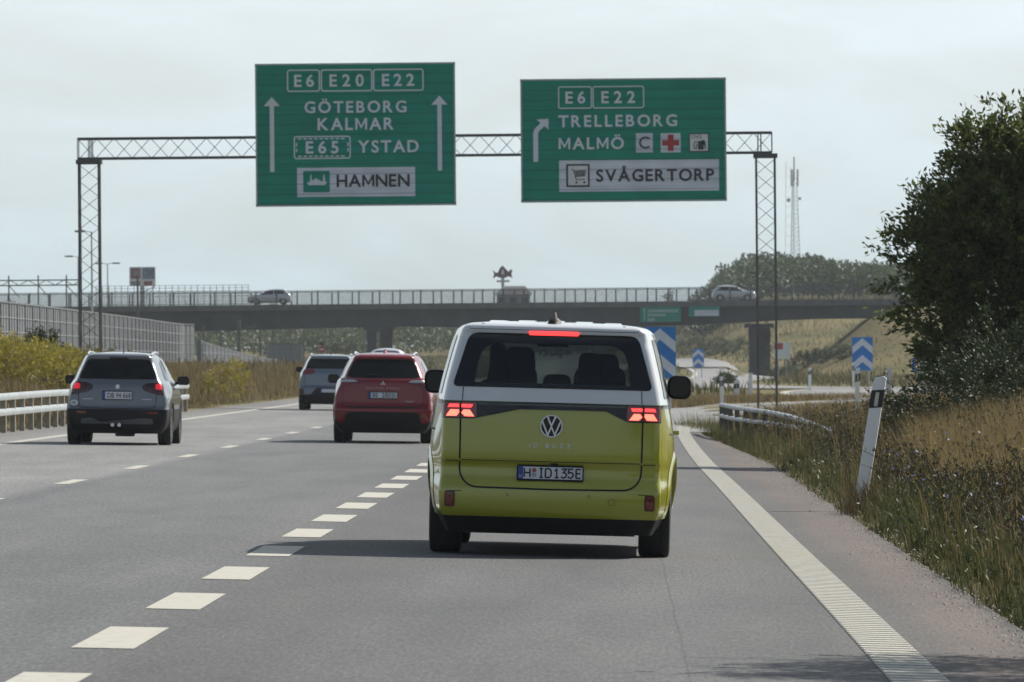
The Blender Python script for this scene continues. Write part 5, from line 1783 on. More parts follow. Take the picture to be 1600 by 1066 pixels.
def panel_pylon():
    d = 900.0
    a, b = W(202, 417.5, d), W(243, 447, d)
    g = gz(a.x, d)
    w, h = b.x - a.x, a.z - b.z
    root = thing('panel_pylon', 'pylon sign with red and blue panels above the left end of the bridge', 'pylon sign', (a.x, d, g))
    zt = a.z - g
    MB().box((w / 2, .2, zt - h / 2), (w, .3, h)).build('frame', M['pict_white'], root)
    MB().box((w / 2, .25, (zt - h) / 2), (.5, .4, zt - h)).build('pole', M['steel'], root)
    r = MB().prism([(.15, zt - h * .62), (w * .42, zt - h * .62), (w * .42, zt - .12), (.15, zt - .12)], 0, .04).build('red_panel', M['pylon_red'], root)
    MB().prism([(.5, zt - h * .45), (w * .36, zt - h * .45), (w * .36, zt - .45), (.5, zt - .45)], -.03, -.002).build('grey_patch', M['barrier_light'], r)
    q = MB().prism([(w * .50, zt - h * .64), (w - .1, zt - h * .64), (w - .1, zt - .08), (w * .50, zt - .08)], 0, .04).build('blue_panel', M['pylon_blue'], root)
    strokes([[(w * .62, zt - h * .55), (w * .94, zt - h * .12)], [(w * .62, zt - h * .12), (w * .94, zt - h * .55)]], .22, .002, -.01).build('panel_cross', M['barrier'], q, fix=False)
    MB().prism([(.15, zt - h + .1), (w * .42, zt - h + .1), (w * .42, zt - h * .74), (.15, zt - h * .74)], 0, .04).build('lower_panel', M['barrier_light'], root)
    MB().prism([(w * .55, zt - h + .1), (w * .88, zt - h + .1), (w * .88, zt - h * .74), (w * .55, zt - h * .74)], 0, .04).build('lower_panel', M['pylon_red'], root)
M['pylon_red'] = mat('pylon_red', (.20, .045, .075), .5, 0, 0, .15, 1)
M['pylon_blue'] = mat('pylon_blue', (.10, .17, .30), .5, 0, 0, .15, 1)
panel_pylon()

def billboard(u0, v0, u1, v1, d, label):
    a, b = W(u0, v0, d), W(u1, v1, d)
    w, h = b.x - a.x, a.z - b.z
    g = gz(a.x + w / 2, d)
    root = thing('notice_board', label, 'sign board', (a.x, d, g))
    zt = a.z - g
    bd = MB().box((w / 2, .05, zt - h / 2), (w, .08, h)).build('board', M['pict_white'], root)
    MB().prism([(.05, zt - h * .42), (w * .55, zt - h * .42), (w * .55, zt - .08), (.05, zt - .08)], -.006, .005).build('red_field', M['sign_red'], bd)
    for x in (.25, .75): MB().box((w * x, .15, (zt - .1) / 2 - .2), (.10, .10, zt + .3)).build('post', M['steel'], root)
billboard(1209, 535, 1235, 561, 640, 'white board with red upper field beside the right bridge pier')

def info_sign():
    d = 262.0
    a, b = W(1440, 532, d), W(1472, 583, d)
    w, h = b.x - a.x, a.z - b.z
    g = gz(a.x, d)
    root = thing('information_sign', 'pale blue-white road sign showing through the lower branches of the tree', 'road sign', (a.x, d, 0))
    MB().box((w / 2, 0, b.z + h / 2), (w, .06, h)).build('panel', M['pale_sign'], root)
    mb = MB()
    for k, z in enumerate(np.linspace(b.z + h * .12, b.z + h * .88, 6)):
        mb.prism([(w * .2, z), (w * (.85 - .1 * (k % 3)), z), (w * (.85 - .1 * (k % 3)), z + h * .05), (w * .2, z + h * .05)], -.036, -.032)
    mb.build('faded_legend', M['barrier'], root)
    for x in (.2, .8): MB().tube([(w * x, .08, g - .3), (w * x, .08, b.z + h)], .04, 8).build('post', M['steel'], root)
    c, e = W(1425, 560, d + 3), W(1441, 580, d + 3)
    w2, h2 = e.x - c.x, c.z - e.z
    r2 = thing('diversion_sign', 'small blue sign with an orange slanting stroke beside the pale road sign', 'road sign', (c.x, d + 3, 0))
    MB().box((w2 / 2, 0, e.z + h2 / 2), (w2, .05, h2)).build('panel', M['sign_blue'], r2)
    MB().prism([(w2 * .25, e.z + h2), (w2 * .55, e.z + h2), (w2 * .85, e.z + h2 * .35), (w2 * .6, e.z + h2 * .1), (w2 * .5, e.z + h2 * .4)], -.034, -.027).build('orange_stroke', M['orange'], r2)
    MB().tube([(w2 / 2, .06, g - .3), (w2 / 2, .06, e.z + h2 * .9)], .035, 8).build('post', M['steel'], r2)
M['pale_sign'] = mat('pale_sign', (.36, .42, .48), .5, 0, 0, .1, 2)
M['orange'] = mat('orange_paint', (.55, .22, .03), .5, 0, 0, .1, 2)
info_sign()

def stop_disc():
    d = 560.0
    p = W(503, 546, d)
    g = gz(p.x, d)
    root = thing('round_sign', 'round red sign with pale bar on a post under the bridge', 'road sign', (p.x, d, g))
    MB().prism(arc(0, p.z - g, .26, 0, 345, 24), -.02, .02).build('disc', M['sign_red'], root)
    MB().prism([(-.17, p.z - g - .05), (.17, p.z - g - .05), (.17, p.z - g + .05), (-.17, p.z - g + .05)], -.028, -.021).build('pale_bar', M['pict_white'], root)
    MB().tube([(0, .06, -.3), (0, .06, p.z - g)], .06, 8).build('post', M['dark_steel'], root)
    MB().box((0, .05, p.z - g + .42), (.34, .1, .3)).build('back_plate', M['ink'], root)
stop_disc()

# railway electrification: portal at far left, masts under the bridge
def portal():
    d = 600.0
    x0, x1 = X_(-40, 440, d), X_(128, 440, d)
    zt, zb = Z_(60, 438, d), Z_(60, 446, d)
    root = thing('railway_portal', 'railway catenary portal with long horizontal girder at the far left', 'catenary portal', (0, d, 0))
    mb = MB()
    mb.bar((x0, 0, zt), (x1, 0, zt), .10)
    mb.bar((x0, 0, zb), (x1, 0, zb), .10)
    n = 12
    for k in range(n):
        a, b = x0 + (x1 - x0) * k / n, x0 + (x1 - x0) * (k + 1) / n
        mb.bar((a, 0, zb if k % 2 else zt), (b, 0, zt if k % 2 else zb), .06)
    mb.build('girder', M['dark_steel'], root)
    for u in (14, 60, 104):
        x = X_(u, 470, d)
        MB().bar((x, 0, gz(x, d) - .3), (x, 0, zt + .4), .11).build('mast', M['dark_steel'], root)
        MB().bar((x, 0, zb), (x + .9, 0, zb - 1.0), .07).build('drop_arm', M['dark_steel'], root)
portal()
for i, (u, vt, d, label) in enumerate(((318, 508, 640, 'thin railway mast just right of the noise wall end'), (345, 506, 720, 'railway mast left of the thick trackside mast'), (373, 500, 660, 'thickest dark railway mast under the left bridge span'),
        (406, 462, 720, 'railway mast whose tip reaches above the bridge deck'), (426, 506, 770, 'railway mast above the pale screen fence'), (446, 506, 820, 'railway mast right of the pale screen fence'), (474, 506, 760, 'railway mast nearest the round red sign'), (215, 432, 640, 'dark railway mast in front of the pylon sign with red and blue panels'))):
    p = W(u, vt, d)
    g = gz(p.x, d)
    root = thing('catenary_mast', label, 'catenary mast', (p.x, d, g - .3), group='railway catenary masts')
    w = .34 if i == 2 else .17
    h = p.z - g + .3
    MB().box((0, 0, h / 2), (w, w, h)).build('mast', M['dark_steel'], root)
    MB().bar((0, 0, h * .82), (1.5, 0, h * .90), .07).build('cantilever', M['dark_steel'], root)
    MB().bar((0, 0, h * .70), (1.5, 0, h * .90), .05).build('stay', M['dark_steel'], root)

def parked_truck():
    d = 640.0
    a, b = W(333, 556, d), W(392, 572, d)
    g = b.z
    w, h = b.x - a.x, a.z - b.z
    root = thing('flat_trailer', 'low dark trailer parked behind the bushes under the bridge', 'trailer', ((a.x + b.x) / 2, d, g - .6))
    MB().box((0, 1.2, .6 + h * .65), (w, 2.3, h * .5)).build('cover', M['dark_paint'], root, bevel=.12)
    MB().box((w * .25, 1.2, .6 + h * .30), (w * .62, 2.2, h * .25)).build('bed', M['pale_silver'], root, bevel=.05)
    for x in (-.25, .2): MB().lathe_x([(-.15, .0), (-.15, .42), (.15, .42), (.15, 0)], (0, 0, 0), 20).build('wheel', M['rubber'], root).location = (x * w, .3, .45)
    for o in root.children:
        if o.name.startswith('wheel'): o.rotation_euler.z = math.pi / 2
parked_truck()

def far_house():
    d = 960.0
    a, b = W(772, 447, d), W(832, 470, d)
    w, h = b.x - a.x, a.z - b.z
    g = gz((a.x + b.x) / 2, d)
    zt = a.z - g
    root = thing('hip_roofed_house', 'low grey house with dark hipped roof behind the bridge railing', 'house', ((a.x + b.x) / 2, d, g))
    MB().box((0, 3, (zt - 1.0) / 2 - .2), (w * .86, 6, zt - .8)).build('wall', M['barrier_light'], root)
    mb = MB()
    z0, z1 = zt - 1.1, zt
    mb.add([(-w / 2, -.5, z0), (w / 2, -.5, z0), (w / 2, 6.5, z0), (-w / 2, 6.5, z0), (-w * .22, 3, z1), (w * .3, 3, z1)], [(0, 1, 5, 4), (1, 2, 5), (2, 3, 4, 5), (3, 0, 4), (0, 3, 2, 1)])
    mb.build('roof', M['roof'], root)
    for x in (-.3, 0, .3): MB().box((w * x, -.03, zt - 2.0), (.8, .08, .9)).build('window', M['tinted'], root)
M['roof'] = mat('roof_tiles', (.05, .052, .058), .8, 0, 0, .2, 3)
far_house()

# ------------------------------------------------------------------ vegetation
def leaves(C, Dn, size, rng, width=.42, fold=.25, droop=0.0):
    """leaf faces: centres C, rough directions Dn -> vertices, triangles (two per leaf)"""
    n = len(C)
    d = Dn + rng.normal(0, .55, (n, 3))
    d[:, 2] -= droop
    d /= np.linalg.norm(d, axis=1, keepdims=True) + 1e-9
    r = rng.normal(0, 1, (n, 3))
    s = np.cross(d, r)
    s /= np.linalg.norm(s, axis=1, keepdims=True) + 1e-9
    nrm = np.cross(s, d)
    L = (size * rng.uniform(.65, 1.3, n))[:, None]
    a = C
    b = C + d * L * .5 + s * L * width * .5 + nrm * L * fold * .3
    c = C + d * L
    e = C + d * L * .5 - s * L * width * .5 + nrm * L * fold * .3
    V = np.stack([a, b, c, e], 1).reshape(-1, 3)
    i = (np.arange(n) * 4)[:, None]
    T = np.concatenate([i + np.array([[0, 1, 2]]), i + np.array([[0, 2, 3]])], 1).reshape(-1, 3)
    return V, T

def lump_points(lumps, n, rng, shell=.55):
    """points spread through ellipsoid lumps, denser near the outside, with outward directions"""
    w = np.array([l[3] * l[4] * l[5] for l in lumps]) ** .75
    idx = rng.choice(len(lumps), n, p=w / w.sum())
    u = rng.normal(0, 1, (n, 3))
    u /= np.linalg.norm(u, axis=1, keepdims=True)
    rad = shell + (1 - shell) * rng.random(n) ** .6
    Lp = np.array(lumps)
    P = Lp[idx, :3] + u * rad[:, None] * Lp[idx, 3:6]
    return P, u

def tree(name, label, cat, base, lumps, ntwig, nleaf, size, m, twig=.6, trunk_r=.12, group=None, seed=1, limbs=True, trunk_top=None, up=.5):
    """lumps are relative to the base"""
    rng = np.random.default_rng(seed)
    root = thing(name, label, cat, base, group=group)
    P, u = lump_points(lumps, ntwig, rng)
    dr = u + np.array([0, 0, up])
    dr /= np.linalg.norm(dr, axis=1, keepdims=True)
    ln = twig * rng.uniform(.5, 1.3, ntwig)
    t = rng.random((ntwig, nleaf)) ** .8
    C = P[:, None, :] + dr[:, None, :] * (t * ln[:, None])[:, :, None] + rng.normal(0, size * .55, (ntwig, nleaf, 3))
    Dl = np.repeat(dr[:, None, :], nleaf, 1)
    C, Dl = C.reshape(-1, 3), Dl.reshape(-1, 3)
    ok = C[:, 2] > .05
    V, T = leaves(C[ok], Dl[ok], size, rng, droop=.15)
    npmesh('crown', V, T, m, root)
    mb = MB()
    top = trunk_top or max(l[2] for l in lumps) * .8
    cx = np.mean([l[0] for l in lumps]) * .5
    pts = [(0, 0, -.3), (cx * .3 + .03, 0, top * .35), (cx * .7 - .04, .03, top * .7), (cx, 0, top)]
    mb.tube(pts, [trunk_r * 1.25, trunk_r, trunk_r * .7, trunk_r * .25], 8)
    if limbs:
        for l in lumps:
            s0 = Vector(pts[1]).lerp(Vector(pts[2]), rng.random())
            e0 = Vector(l[:3])
            mid = s0.lerp(e0, .5) + Vector((0, 0, -.12 * (e0 - s0).length))
            mb.tube([s0, mid, e0], [trunk_r * .5, trunk_r * .32, trunk_r * .14], 6)
            for k in range(6):
                q = Vector(rng.normal(0, 1, 3)).normalized()
                mb.tube([mid.lerp(e0, .3 + .1 * k), e0 + Vector((q.x * l[3], q.y * l[4], q.z * l[5])) * .9], [trunk_r * .16, trunk_r * .05], 5, cap=False)
    mb.build('trunk', M['bark'], root, smooth=True)
    return root

bx, by = 6.48, 112.0
bz = gz(bx, by)
big = tree('broadleaf_tree', 'large dark broadleaf tree filling the right edge of the view', 'tree', (bx, by, bz),
     [(-.1, 0, 2.4, 1.6, 1.5, 1.3), (-.15, .1, 3.35, 1.25, 1.2, 1.0), (-.95, 0, 3.1, .75, .8, .7), (-.45, .1, 3.95, .5, .6, .5), (.05, 0, 4.05, .62, .7, .62), (-.62, 0, 3.55, .5, .6, .5), (-1.35, -.1, 2.85, .68, .7, .62), (-1.85, 0, 2.55, .36, .4, .42), (-1.45, 0, 1.85, .62, .7, .55), (-1.0, .1, 1.25, .7, .8, .55), (.9, 0, 3.1, 1.1, 1.1, 1.1), (1.0, 0, 1.8, 1.2, 1.2, 1.0), (.5, 0, 4.05, .5, .6, .5), (1.1, .1, 4.05, .55, .6, .55), (-.75, 0, 4.05, .45, .5, .55), (-.3, .1, 4.35, .35, .4, .45), (.1, .1, 1.1, 1.2, 1.1, .7)],
     2300, 40, .105, M['leaf_dark'], .40, .15, seed=4)
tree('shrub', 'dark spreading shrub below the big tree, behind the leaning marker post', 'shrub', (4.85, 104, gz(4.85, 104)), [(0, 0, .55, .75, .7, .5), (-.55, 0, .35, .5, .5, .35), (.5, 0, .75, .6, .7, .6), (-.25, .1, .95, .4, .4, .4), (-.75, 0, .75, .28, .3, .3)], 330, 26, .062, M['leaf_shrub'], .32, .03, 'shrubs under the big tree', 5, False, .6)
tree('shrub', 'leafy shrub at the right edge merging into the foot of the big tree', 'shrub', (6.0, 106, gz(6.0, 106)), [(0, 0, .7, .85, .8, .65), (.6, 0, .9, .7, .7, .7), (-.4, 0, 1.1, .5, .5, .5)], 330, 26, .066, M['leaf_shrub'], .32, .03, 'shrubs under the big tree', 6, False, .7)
# the neighbour that throws its shadow across the shoulder, just past the right edge
tree('roadside_tree', 'leafy roadside tree past the right edge whose ragged shadow crosses the shoulder', 'tree', (5.2, 40.2, gz(5.2, 40.2)), [(-.2, 0, 2.3, 1.1, 1.5, .8), (-.5, -.6, 2.7, .8, .8, .6), (.3, .3, 3.0, 1.0, 1.0, .8), (-.5, .9, 2.4, .7, .7, .5)], 420, 26, .10, M['leaf_dark'], .55, .10, seed=9)

ybush = [(8, 205, 1.2, 1.5), (52, 212, 1.15, 1.35), (95, 208, 1.15, 1.4), (135, 214, 1.25, 1.5), (172, 210, 1.1, 1.2), (212, 216, .95, 1.0), (-30, 206, 1.2, 1.4), (64, 224, .45, 1.75)]
yl = ['yellow green bush at the left frame edge behind the guard rail', 'second yellow green bush from the left, under the noise wall', 'yellow green bush left of the left gantry tower', 'yellow green bush at the foot of the left gantry tower', 'yellow green bush just above the grey car roof', 'rightmost and smallest of the yellow green bushes, behind the grey car', 'yellow green bush cut by the left frame edge', 'darker upright bush standing among the yellow green bushes']
for i, (u, d, r, h) in enumerate(ybush):
    x = X_(u, 560, d)
    g = gz(x, d)
    hh = h * .78
    tree('yellow_bush', yl[i], 'bush', (x, d, g), [(0, 0, hh * .5, r, r * .8, hh * .5), (-.5 * r, 0, hh * .45, r * .6, r * .6, hh * .42), (.5 * r, 0, hh * .55, r * .6, r * .6, hh * .42)], 240, 26, .085, M['leaf_yellow'] if i < 7 else M['leaf_shrub'], .35, .03, 'yellow green bushes in front of the noise wall', 20 + i, False, .5, up=1.0)
x = X_(352, 600, 248)
tree('shrub', 'loose olive shrub in the dry grass right of the grey car', 'bush', (x, 248, gz(x, 248)), [(0, 0, .55, .62, .5, .5), (-.35, 0, .4, .4, .4, .35), (.35, 0, .85, .38, .4, .42)], 150, 24, .07, M['leaf_yellow'], .3, .03, None, 40, False, .5, up=.8)

# bushes on the slopes beyond the bridge and beside the piers
for i, (u, d, r, h, label) in enumerate(((1112, 800, 1.3, 2.0, 'round bush high on the slope left of the right bridge pier'), (1146, 790, 1.7, 1.5, 'low wide bush on the slope beside the right bridge pier'), (1262, 690, 1.6, 1.3, 'green bush on the embankment right of the white and red board'), (1290, 668, 1.2, 1.2, 'dark bush under the right end of the bridge'), (1080, 840, 1.5, 1.8, 'bush near the top of the slope above the tiny chevron board'),
        (1225, 660, 1.1, .8, 'low green bush at the toe of the embankment'), (1134, 480, .28, .40, 'small dark bush between the two ramps'), (612, 760, 1.6, 2.0, 'rounded bush right of the left bridge pier'), (640, 720, 2.2, 1.5, 'wide low bush in the brown field under the bridge'), (540, 700, 2.2, 3.0, 'blue green bush left of the left bridge pier'), (1320, 660, 1.1, 1.0, 'bush on the dry slope left of the right-hand chevron board'))):
    x = X_(u, 550, d)
    tree('bush', label, 'bush', (x, d, gz(x, d) - .1), [(0, 0, h * .5, r, r * .8, h * .5), (-.5 * r, 0, h * .4, r * .7, r * .6, h * .4), (.45 * r, 0, h * .55, r * .6, r * .6, h * .45)], 120, 20, .20, M['leaf_wood'], .4, .05, 'bushes on the slopes around the bridge', 60 + i, False, .5)
x = X_(1045, 450, 900)
tree('conical_tree', 'small conical tree showing above the bridge railing', 'tree', (x, 900, gz(x, 900)), [(0, 0, 3.4, 1.2, 1.2, 1.6), (0, 0, 5.2, .8, .8, 1.5), (0, 0, 6.8, .35, .35, 1.0)], 160, 22, .22, M['leaf_wood'], .4, .1, None, 80, False, 6)

def wood(name, spots, leaf, nl, m, seed):
    rng = np.random.default_rng(seed)
    CC, UU = [], []
    for x, y, r, h in spots:
        g = gz(x, y)
        lumps = [(x, y, g + h * .55, r, r, h * .42)]
        for k in range(4):
            a = rng.uniform(0, 2 * math.pi)
            lumps.append((x + r * .6 * math.cos(a), y + r * .6 * math.sin(a), g + h * rng.uniform(.35, .8), r * .55, r * .55, h * .24))
        P, u = lump_points(lumps, nl, rng, .6)
        CC.append(P); UU.append(u + np.array([0, 0, .5]))
    V, T = leaves(np.concatenate(CC), np.concatenate(UU), leaf, rng, width=.7)
    o = npmesh(name, V, T, m)
    tag(o, kind='stuff')
    return o
rr = np.random.default_rng(5)
sp = []
for k in range(330):
    y = rr.uniform(925, 1150)
    x = rr.uniform(11, 84)
    f = 1.0 if x > 17 else .4 + .6 * (x - 11) / 6
    sp.append((x, y, rr.uniform(1.6, 2.6), rr.uniform(3.6, 5.2) * f * (1.12 if 17 < x < 27 else 1)))
tag(wood('hill_wood', sp, .46, 330, M['leaf_hill'], 31), 'mass of green trees covering the hill behind the right half of the bridge', 'wood')
sp = [(rr.uniform(-95, 9), rr.uniform(960, 1120), rr.uniform(2.4, 3.8), rr.uniform(3.0, 4.4)) for k in range(210)]
tag(wood('far_wood', sp, .5, 260, M['leaf_wood'], 32), 'hazy belt of trees seen between the bridge piers', 'wood')
sp = [(rr.uniform(-66, -46), rr.uniform(704, 730), rr.uniform(1.2, 2.0), rr.uniform(1.6, 3.0)) for k in range(40)]
tag(wood('railway_thicket', sp, .32, 260, M['leaf_wood'], 33), 'dark thicket behind the railway portal at the far left', 'thicket')

def wob(x, y, s):
    return (np.sin(x * 1.3 * s + 1.7 * np.sin(y * .7 * s)) + np.sin(y * 1.1 * s + 2.1 * np.sin(x * .9 * s + 1.3))) * .25 + .5
def blades(name, x, y, h, w, m, seed, lean=.35, label=None, cat='grass'):
    rng = np.random.default_rng(seed)
    n = len(x)
    z = ground(x, y) - .03
    a = rng.uniform(0, 2 * np.pi, n)
    ux, uy = np.cos(a), np.sin(a)
    la = rng.uniform(0, 2 * np.pi, n)
    lx_, ly_ = np.cos(la) * lean * h * rng.random(n) - .10 * h, np.sin(la) * lean * h * rng.random(n)
    w = w * rng.uniform(.6, 1.4, n)
    b0 = np.stack([x - ux * w, y - uy * w, z], 1)
    b1 = np.stack([x + ux * w, y + uy * w, z], 1)
    m0 = np.stack([x - ux * w * .8 + lx_ * .35, y - uy * w * .8 + ly_ * .35, z + h * .58], 1)
    m1 = np.stack([x + ux * w * .8 + lx_ * .35, y + uy * w * .8 + ly_ * .35, z + h * .58], 1)
    t = np.stack([x + lx_, y + ly_, z + h * .97], 1)
    V = np.stack([b0, b1, m0, m1, t], 1).reshape(-1, 3)
    i = (np.arange(n) * 5)[:, None]
    T = np.concatenate([i + np.array([[0, 1, 3]]), i + np.array([[0, 3, 2]]), i + np.array([[2, 3, 4]])], 1).reshape(-1, 3)
    o = npmesh(name, V, T, m)
    tag(o, label, cat, kind='stuff')
    return o
er_ = offset_line(exit_c, 2.9)
ey, ex = np.array([p.y for p in er_]), np.array([p.x for p in er_])
el_ = offset_line(exit_c, -2.9)
ely, elx = np.array([p.y for p in el_]), np.array([p.x for p in el_])
def verge_edge(y):
    base = np.array([red(float(q)) for q in y])
    e = np.where(y < 185, base, np.maximum(base, np.interp(y, ey[:60], ex[:60]) + .5))
    return e
def field(n, y0, y1, rng, xmax_pad=2.5, power=1.0):
    y = y0 + (y1 - y0) * rng.random(n) ** power
    e = verge_edge(y) - .10
    xm = np.maximum(.0561 * y + xmax_pad, e + 1.5)
    x = e + (xm - e) * rng.random(n)
    return x, y, x - e
rg = np.random.default_rng(70)
# dry tall grass of the verge
x, y, q = field(210000, 34, 200, rg, 1.6)
edge = -.12 + .30 * wob(x * 0 + 3, y, .55)
keep = (q > edge) & (rg.random(len(x)) < .35 + .75 * wob(x, y, 1.1))
x, y, q = x[keep], y[keep], q[keep]
h = (.05 + .32 * sstep(.02, .48, q)) * (.4 + 1.1 * rg.random(len(x)) ** 1.4) * (.45 + 1.1 * wob(x, y, 1.6)) * (1 - .3 * sstep(130, 180, y))
k1 = rg.random(len(x))
isg = k1 < .45 * (1 - sstep(.3, 1.2, q)) + .30 + .28 * (wob(x + 40, y, .5) > .68)
iss = (~isg) & (k1 > .88 - .22 * (wob(x + 9, y + 20, .35) > .6))
isd = ~(isg | iss)
blades('dry_verge_grass', x[isd], y[isd], h[isd], .0038, M['grass_dry'], 71, .5, 'brown dry grass along the right verge')
blades('green_verge_grass', x[isg], y[isg], h[isg] * .8, .0042, M['grass_green'], 72, .5, 'short green grass along the edge of the right shoulder')
blades('straw_verge_grass', x[iss], y[iss], h[iss] * 1.35, .0034, M['grass_straw'], 73, .35, 'pale straw stalks standing above the right verge')
# taller pale grass high on the bank at the right
n = 60000
y = rg.uniform(70, 150, n)
x = rg.uniform(0, 1, n) * (.0561 * y + 1.2 - 3.4) + 3.4
kp = (x > .0415 * y - .1) & (wob(x, y, .6) > .25)
blades('tall_bank_grass', x[kp], y[kp], rg.uniform(.35, .85, kp.sum()), .0045, M['grass_straw'], 74, .4, 'tall pale grass on the bank below the big tree')
# gore island and strip beyond the guard rail
n = 60000
y = rg.uniform(196, 300, n)
x = rg.uniform(-1.2, 16, n)
lft = np.interp(y, ely[:60], elx[:60]) - .5
rgt = verge_edge(y) + .1
kp = ((x < lft) & (y > 232) & (x > -1.0)) | ((x > rgt) & (y < 262))
x, y = x[kp], y[kp]
hh = rg.uniform(.14, .36, len(x))
s_ = rg.random(len(x)) < .5
blades('island_dry_grass', x[s_], y[s_], hh[s_], .010, M['grass_dry'], 75, .4, 'dry grass on the island between exit road and motorway')
blades('island_straw_grass', x[~s_], y[~s_], hh[~s_], .010, M['grass_straw'], 76, .4, 'straw grass on the island between exit road and motorway')
# left roadside
n = 130000
y = 95 + 330 * rg.random(n) ** 1.25
x = -12.05 - 9.5 * rg.random(n) ** .8
kp = rg.random(n) < .3 + .8 * wob(x, y, .35)
x, y = x[kp], y[kp]
hh = rg.uniform(.2, .62, len(x)) * (.55 + .8 * wob(x, y, .3)) * (.35 + .65 * sstep(.0, 1.6, -12.05 - x))
c = rg.random(len(x))
a1, a2 = c < .45, c > .62
blades('dry_roadside_grass', x[a1], y[a1], hh[a1], .009, M['grass_dry'], 77, .4, 'brown dry grass on the left bank below the noise wall')
blades('straw_roadside_grass', x[a2], y[a2], hh[a2], .009, M['grass_straw'], 78, .4, 'straw coloured stalks on the left bank below the noise wall')
a3 = ~(a1 | a2)
blades('green_roadside_grass', x[a3], y[a3], hh[a3] * .75, .009, M['grass_green'], 79, .4, 'greener grass tufts on the left bank below the noise wall')
# coarse growth on the far slopes
n = 60000
y = rg.uniform(330, 960, n)
x = rg.uniform(-1, 1, n)
x = np.where(x < 0, -12.6 - 28 * (-x), 1 + 46 * x)
rc_ = np.array([(p.x, p.y) for p in ramp_c])
dm = np.full(n, 99.0)
for px2, py2 in rc_: dm = np.minimum(dm, np.hypot(x - px2, (y - py2)))
inap = (y < 395) & (x > 6.5)
kp = (dm > 5.2) & (~inap) & (rg.random(n) < .25 + wob(x, y, .12)) & ~((y > 668) & (y < 712) & (x > 22))
x, y = x[kp], y[kp]
hs_ = rg.uniform(.3, .8, len(x)) * (.5 + .8 * wob(x, y, .15))
gg = rg.random(len(x)) < .35 + .3 * (wob(x + 7, y, .06) > .5)
blades('slope_growth', x[~gg], y[~gg], hs_[~gg], .035, M['grass_dry'], 81, .5, 'coarse dry growth on the far slopes around the bridge')
blades('green_slope_growth', x[gg], y[gg], hs_[gg] * .8, .035, M['grass_green'], 82, .5, 'greener tufts on the far slopes around the bridge')

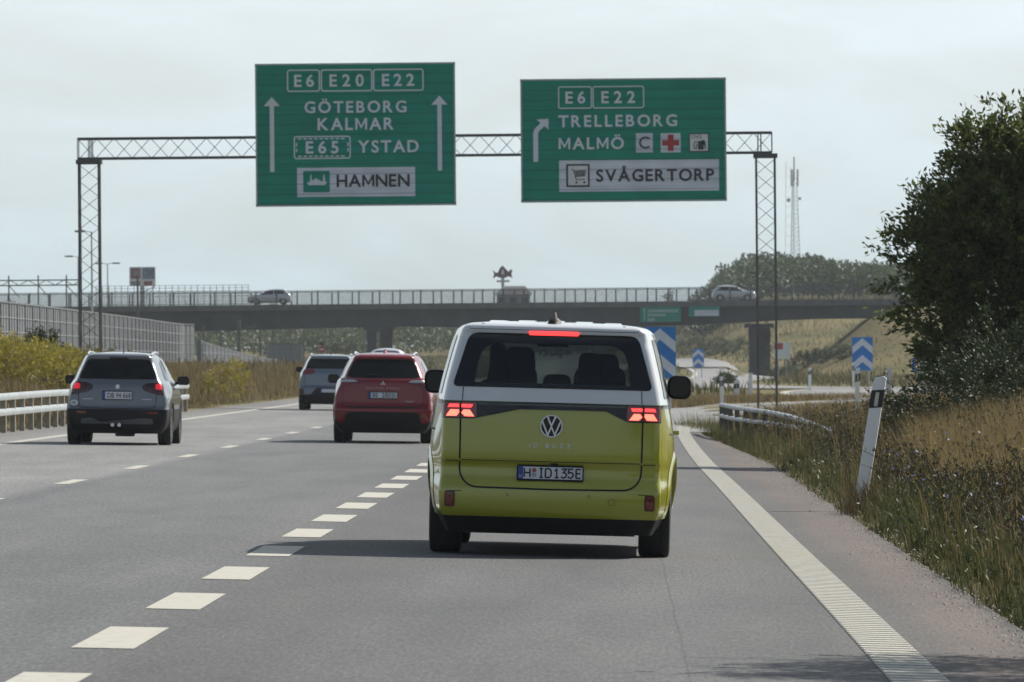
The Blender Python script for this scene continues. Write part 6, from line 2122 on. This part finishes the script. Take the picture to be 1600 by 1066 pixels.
# weeds with seed heads, chicory and small yellow flowers
def weeds():
    rng = np.random.default_rng(90)
    n = 2600
    x, y, q = field(n, 36, 150, rng, .6)
    k = q > .45
    x, y = x[k], y[k]
    VS, TS, nv = [], [], 0
    stems = MB()
    tips, ytips, brown = [], [], []
    for xi, yi in zip(x, y):
        z = gz(xi, yi)
        h = rng.uniform(.22, .66)
        b = Vector((xi, yi, z))
        top = b + Vector((rng.normal(0, .09), rng.normal(0, .09), h))
        mid = b.lerp(top, .55) + Vector((rng.normal(0, .03), 0, 0))
        stems.tube([b, mid, top], [.0045, .0035, .002], 4, cap=False)
        ends = [top]
        for j in range(rng.integers(2, 5)):
            s0 = mid.lerp(top, rng.random() * .8)
            e0 = s0 + Vector((rng.normal(0, .10), rng.normal(0, .10), rng.uniform(.05, .20)))
            stems.tube([s0, e0], [.0028, .0016], 3, cap=False)
            ends.append(e0)
        kind = rng.random()
        for e0 in ends:
            if kind < .09 and rng.random() < .45: tips.append(e0)
            elif kind < .13: ytips.append(e0)
            else: brown.append(e0)
    o = stems.build('weed_stems', M['weed'], None, fix=False)
    tag(o, 'dark branching weed stems in the right verge', 'weeds', kind='stuff')
    def flowers(name, pts, r, m, label, petals):
        V, T = [], []
        for p in pts:
            nrm = Vector((rng.normal(0, .5) , -.8 + rng.normal(0, .4), .6 + rng.normal(0, .3))).normalized()
            a = nrm.cross(Vector((0, 0, 1))).normalized()
            b = nrm.cross(a)
            rr_ = r * rng.uniform(.7, 1.2)
            c = len(V)
            V.append(p - nrm * rr_ * .2)
            for j in range(petals * 2):
                t = math.pi * j / petals
                q = rr_ * (1.0 if j % 2 else .45)
                V.append(p + (a * math.cos(t) + b * math.sin(t)) * q + nrm * rr_ * .15 * (j % 2))
            for j in range(petals * 2): T.append((c, c + 1 + j, c + 1 + (j + 1) % (petals * 2)))
        o = npmesh(name, [tuple(v) for v in V], T, m)
        tag(o, label, 'wildflowers', kind='stuff')
    flowers('chicory_flowers', tips, .021, M['chicory'], 'pale blue chicory flowers scattered in the right verge', 7)
    flowers('yellow_flowers', ytips, .014, M['yellow_petal'], 'small yellow flowers scattered in the right verge', 6)
    P = np.array([tuple(p) for p in brown])
    P = np.repeat(P, 5, 0) + rng.normal(0, .012, (len(P) * 5, 3))
    V, T = leaves(P, np.tile([[0, 0, 1.0]], (len(P), 1)), .03, rng, .6)
    tag(npmesh('seed_heads', V, T, M['weed']), 'brown seed heads on the weeds of the right verge', 'weeds', kind='stuff')
    # leafy rosettes and taller leafy plants
    xs, ys, q = field(900, 38, 120, rng, .4)
    k = q > .30
    xs, ys = xs[k], ys[k]
    hh = np.where(rng.random(len(xs)) < .22, .26, .07) * rng.uniform(.7, 1.4, len(xs))
    P = np.stack([xs, ys, ground(xs, ys) + .02], 1)
    P = np.repeat(P, 40, 0)
    hr = np.repeat(hh, 40)
    P += rng.normal(0, 1, P.shape) * np.array([.10, .10, 0])
    P[:, 2] += hr * rng.random(len(P)) * 1.6
    V, T = leaves(P, np.tile([[0, 0, .6]], (len(P), 1)), .062, rng, .38)
    tag(npmesh('leafy_weeds', V, T, M['leafy_weed']), 'low leafy weeds at the foot of the right verge', 'weeds', kind='stuff')
    # a thick tuft hiding the foot of the leaning post
    n = 700
    xx, yy = rng.normal(2.72, .20, n), rng.normal(77.6, .5, n)
    kk = xx > 2.38
    blades('tuft_grass', xx[kk], yy[kk], rng.uniform(.16, .44, kk.sum()), .004, M['grass_dry'], 97, .45, 'thick tuft of brown grass round the foot of the leaning marker post')
M['leafy_weed'] = leaf_mat('leafy_weed', [(.030, .045, .014), (.05, .068, .02), (.075, .09, .028), (.085, .07, .03)], .3)
weeds()
# gravel crumbs on the shoulder edge
def gravel():
    rng = np.random.default_rng(95)
    n = 2600
    y = 33 + 90 * rng.random(n) ** 1.5
    e = np.array([red(float(q)) for q in y])
    x = e + rng.normal(-.02, .16, n)
    V, T = [], []
    z = ground(x, y)
    for xi, yi, zi in zip(x, y, z):
        r = rng.uniform(.004, .014)
        c = len(V)
        for d in ((1, 0, 0), (-1, 0, 0), (0, 1, 0), (0, -1, 0), (0, 0, 1)):
            V.append((xi + d[0] * r * rng.uniform(.6, 1.3), yi + d[1] * r * rng.uniform(.6, 1.3), zi + .003 + d[2] * r))
        T += [(c, c + 2, c + 4), (c + 2, c + 1, c + 4), (c + 1, c + 3, c + 4), (c + 3, c, c + 4)]
    tag(npmesh('gravel', V, T, M['gravel']), 'loose gravel along the edge of the right shoulder', 'gravel', kind='stuff')
M['gravel'] = mat('gravel', (.20, .17, .15), .9, 0, 0, .4, 30)
gravel()

# ------------------------------------------------------------------ air
HAZE = .00009
if HAZE:
    m = D.materials.new('haze')
    m.use_nodes = True
    t = m.node_tree
    t.nodes.remove(t.nodes['Principled BSDF'])
    v = t.nodes.new('ShaderNodeVolumePrincipled')
    v.inputs['Color'].default_value = (.86, .93, 1.0, 1)
    v.inputs['Density'].default_value = HAZE
    t.links.new(v.outputs[0], t.nodes['Material Output'].inputs['Volume'])
    hz = MB().box((0, 780, 21.0), (1300, 1900, 46.0)).build('haze', m)
    tag(hz, kind='stuff')
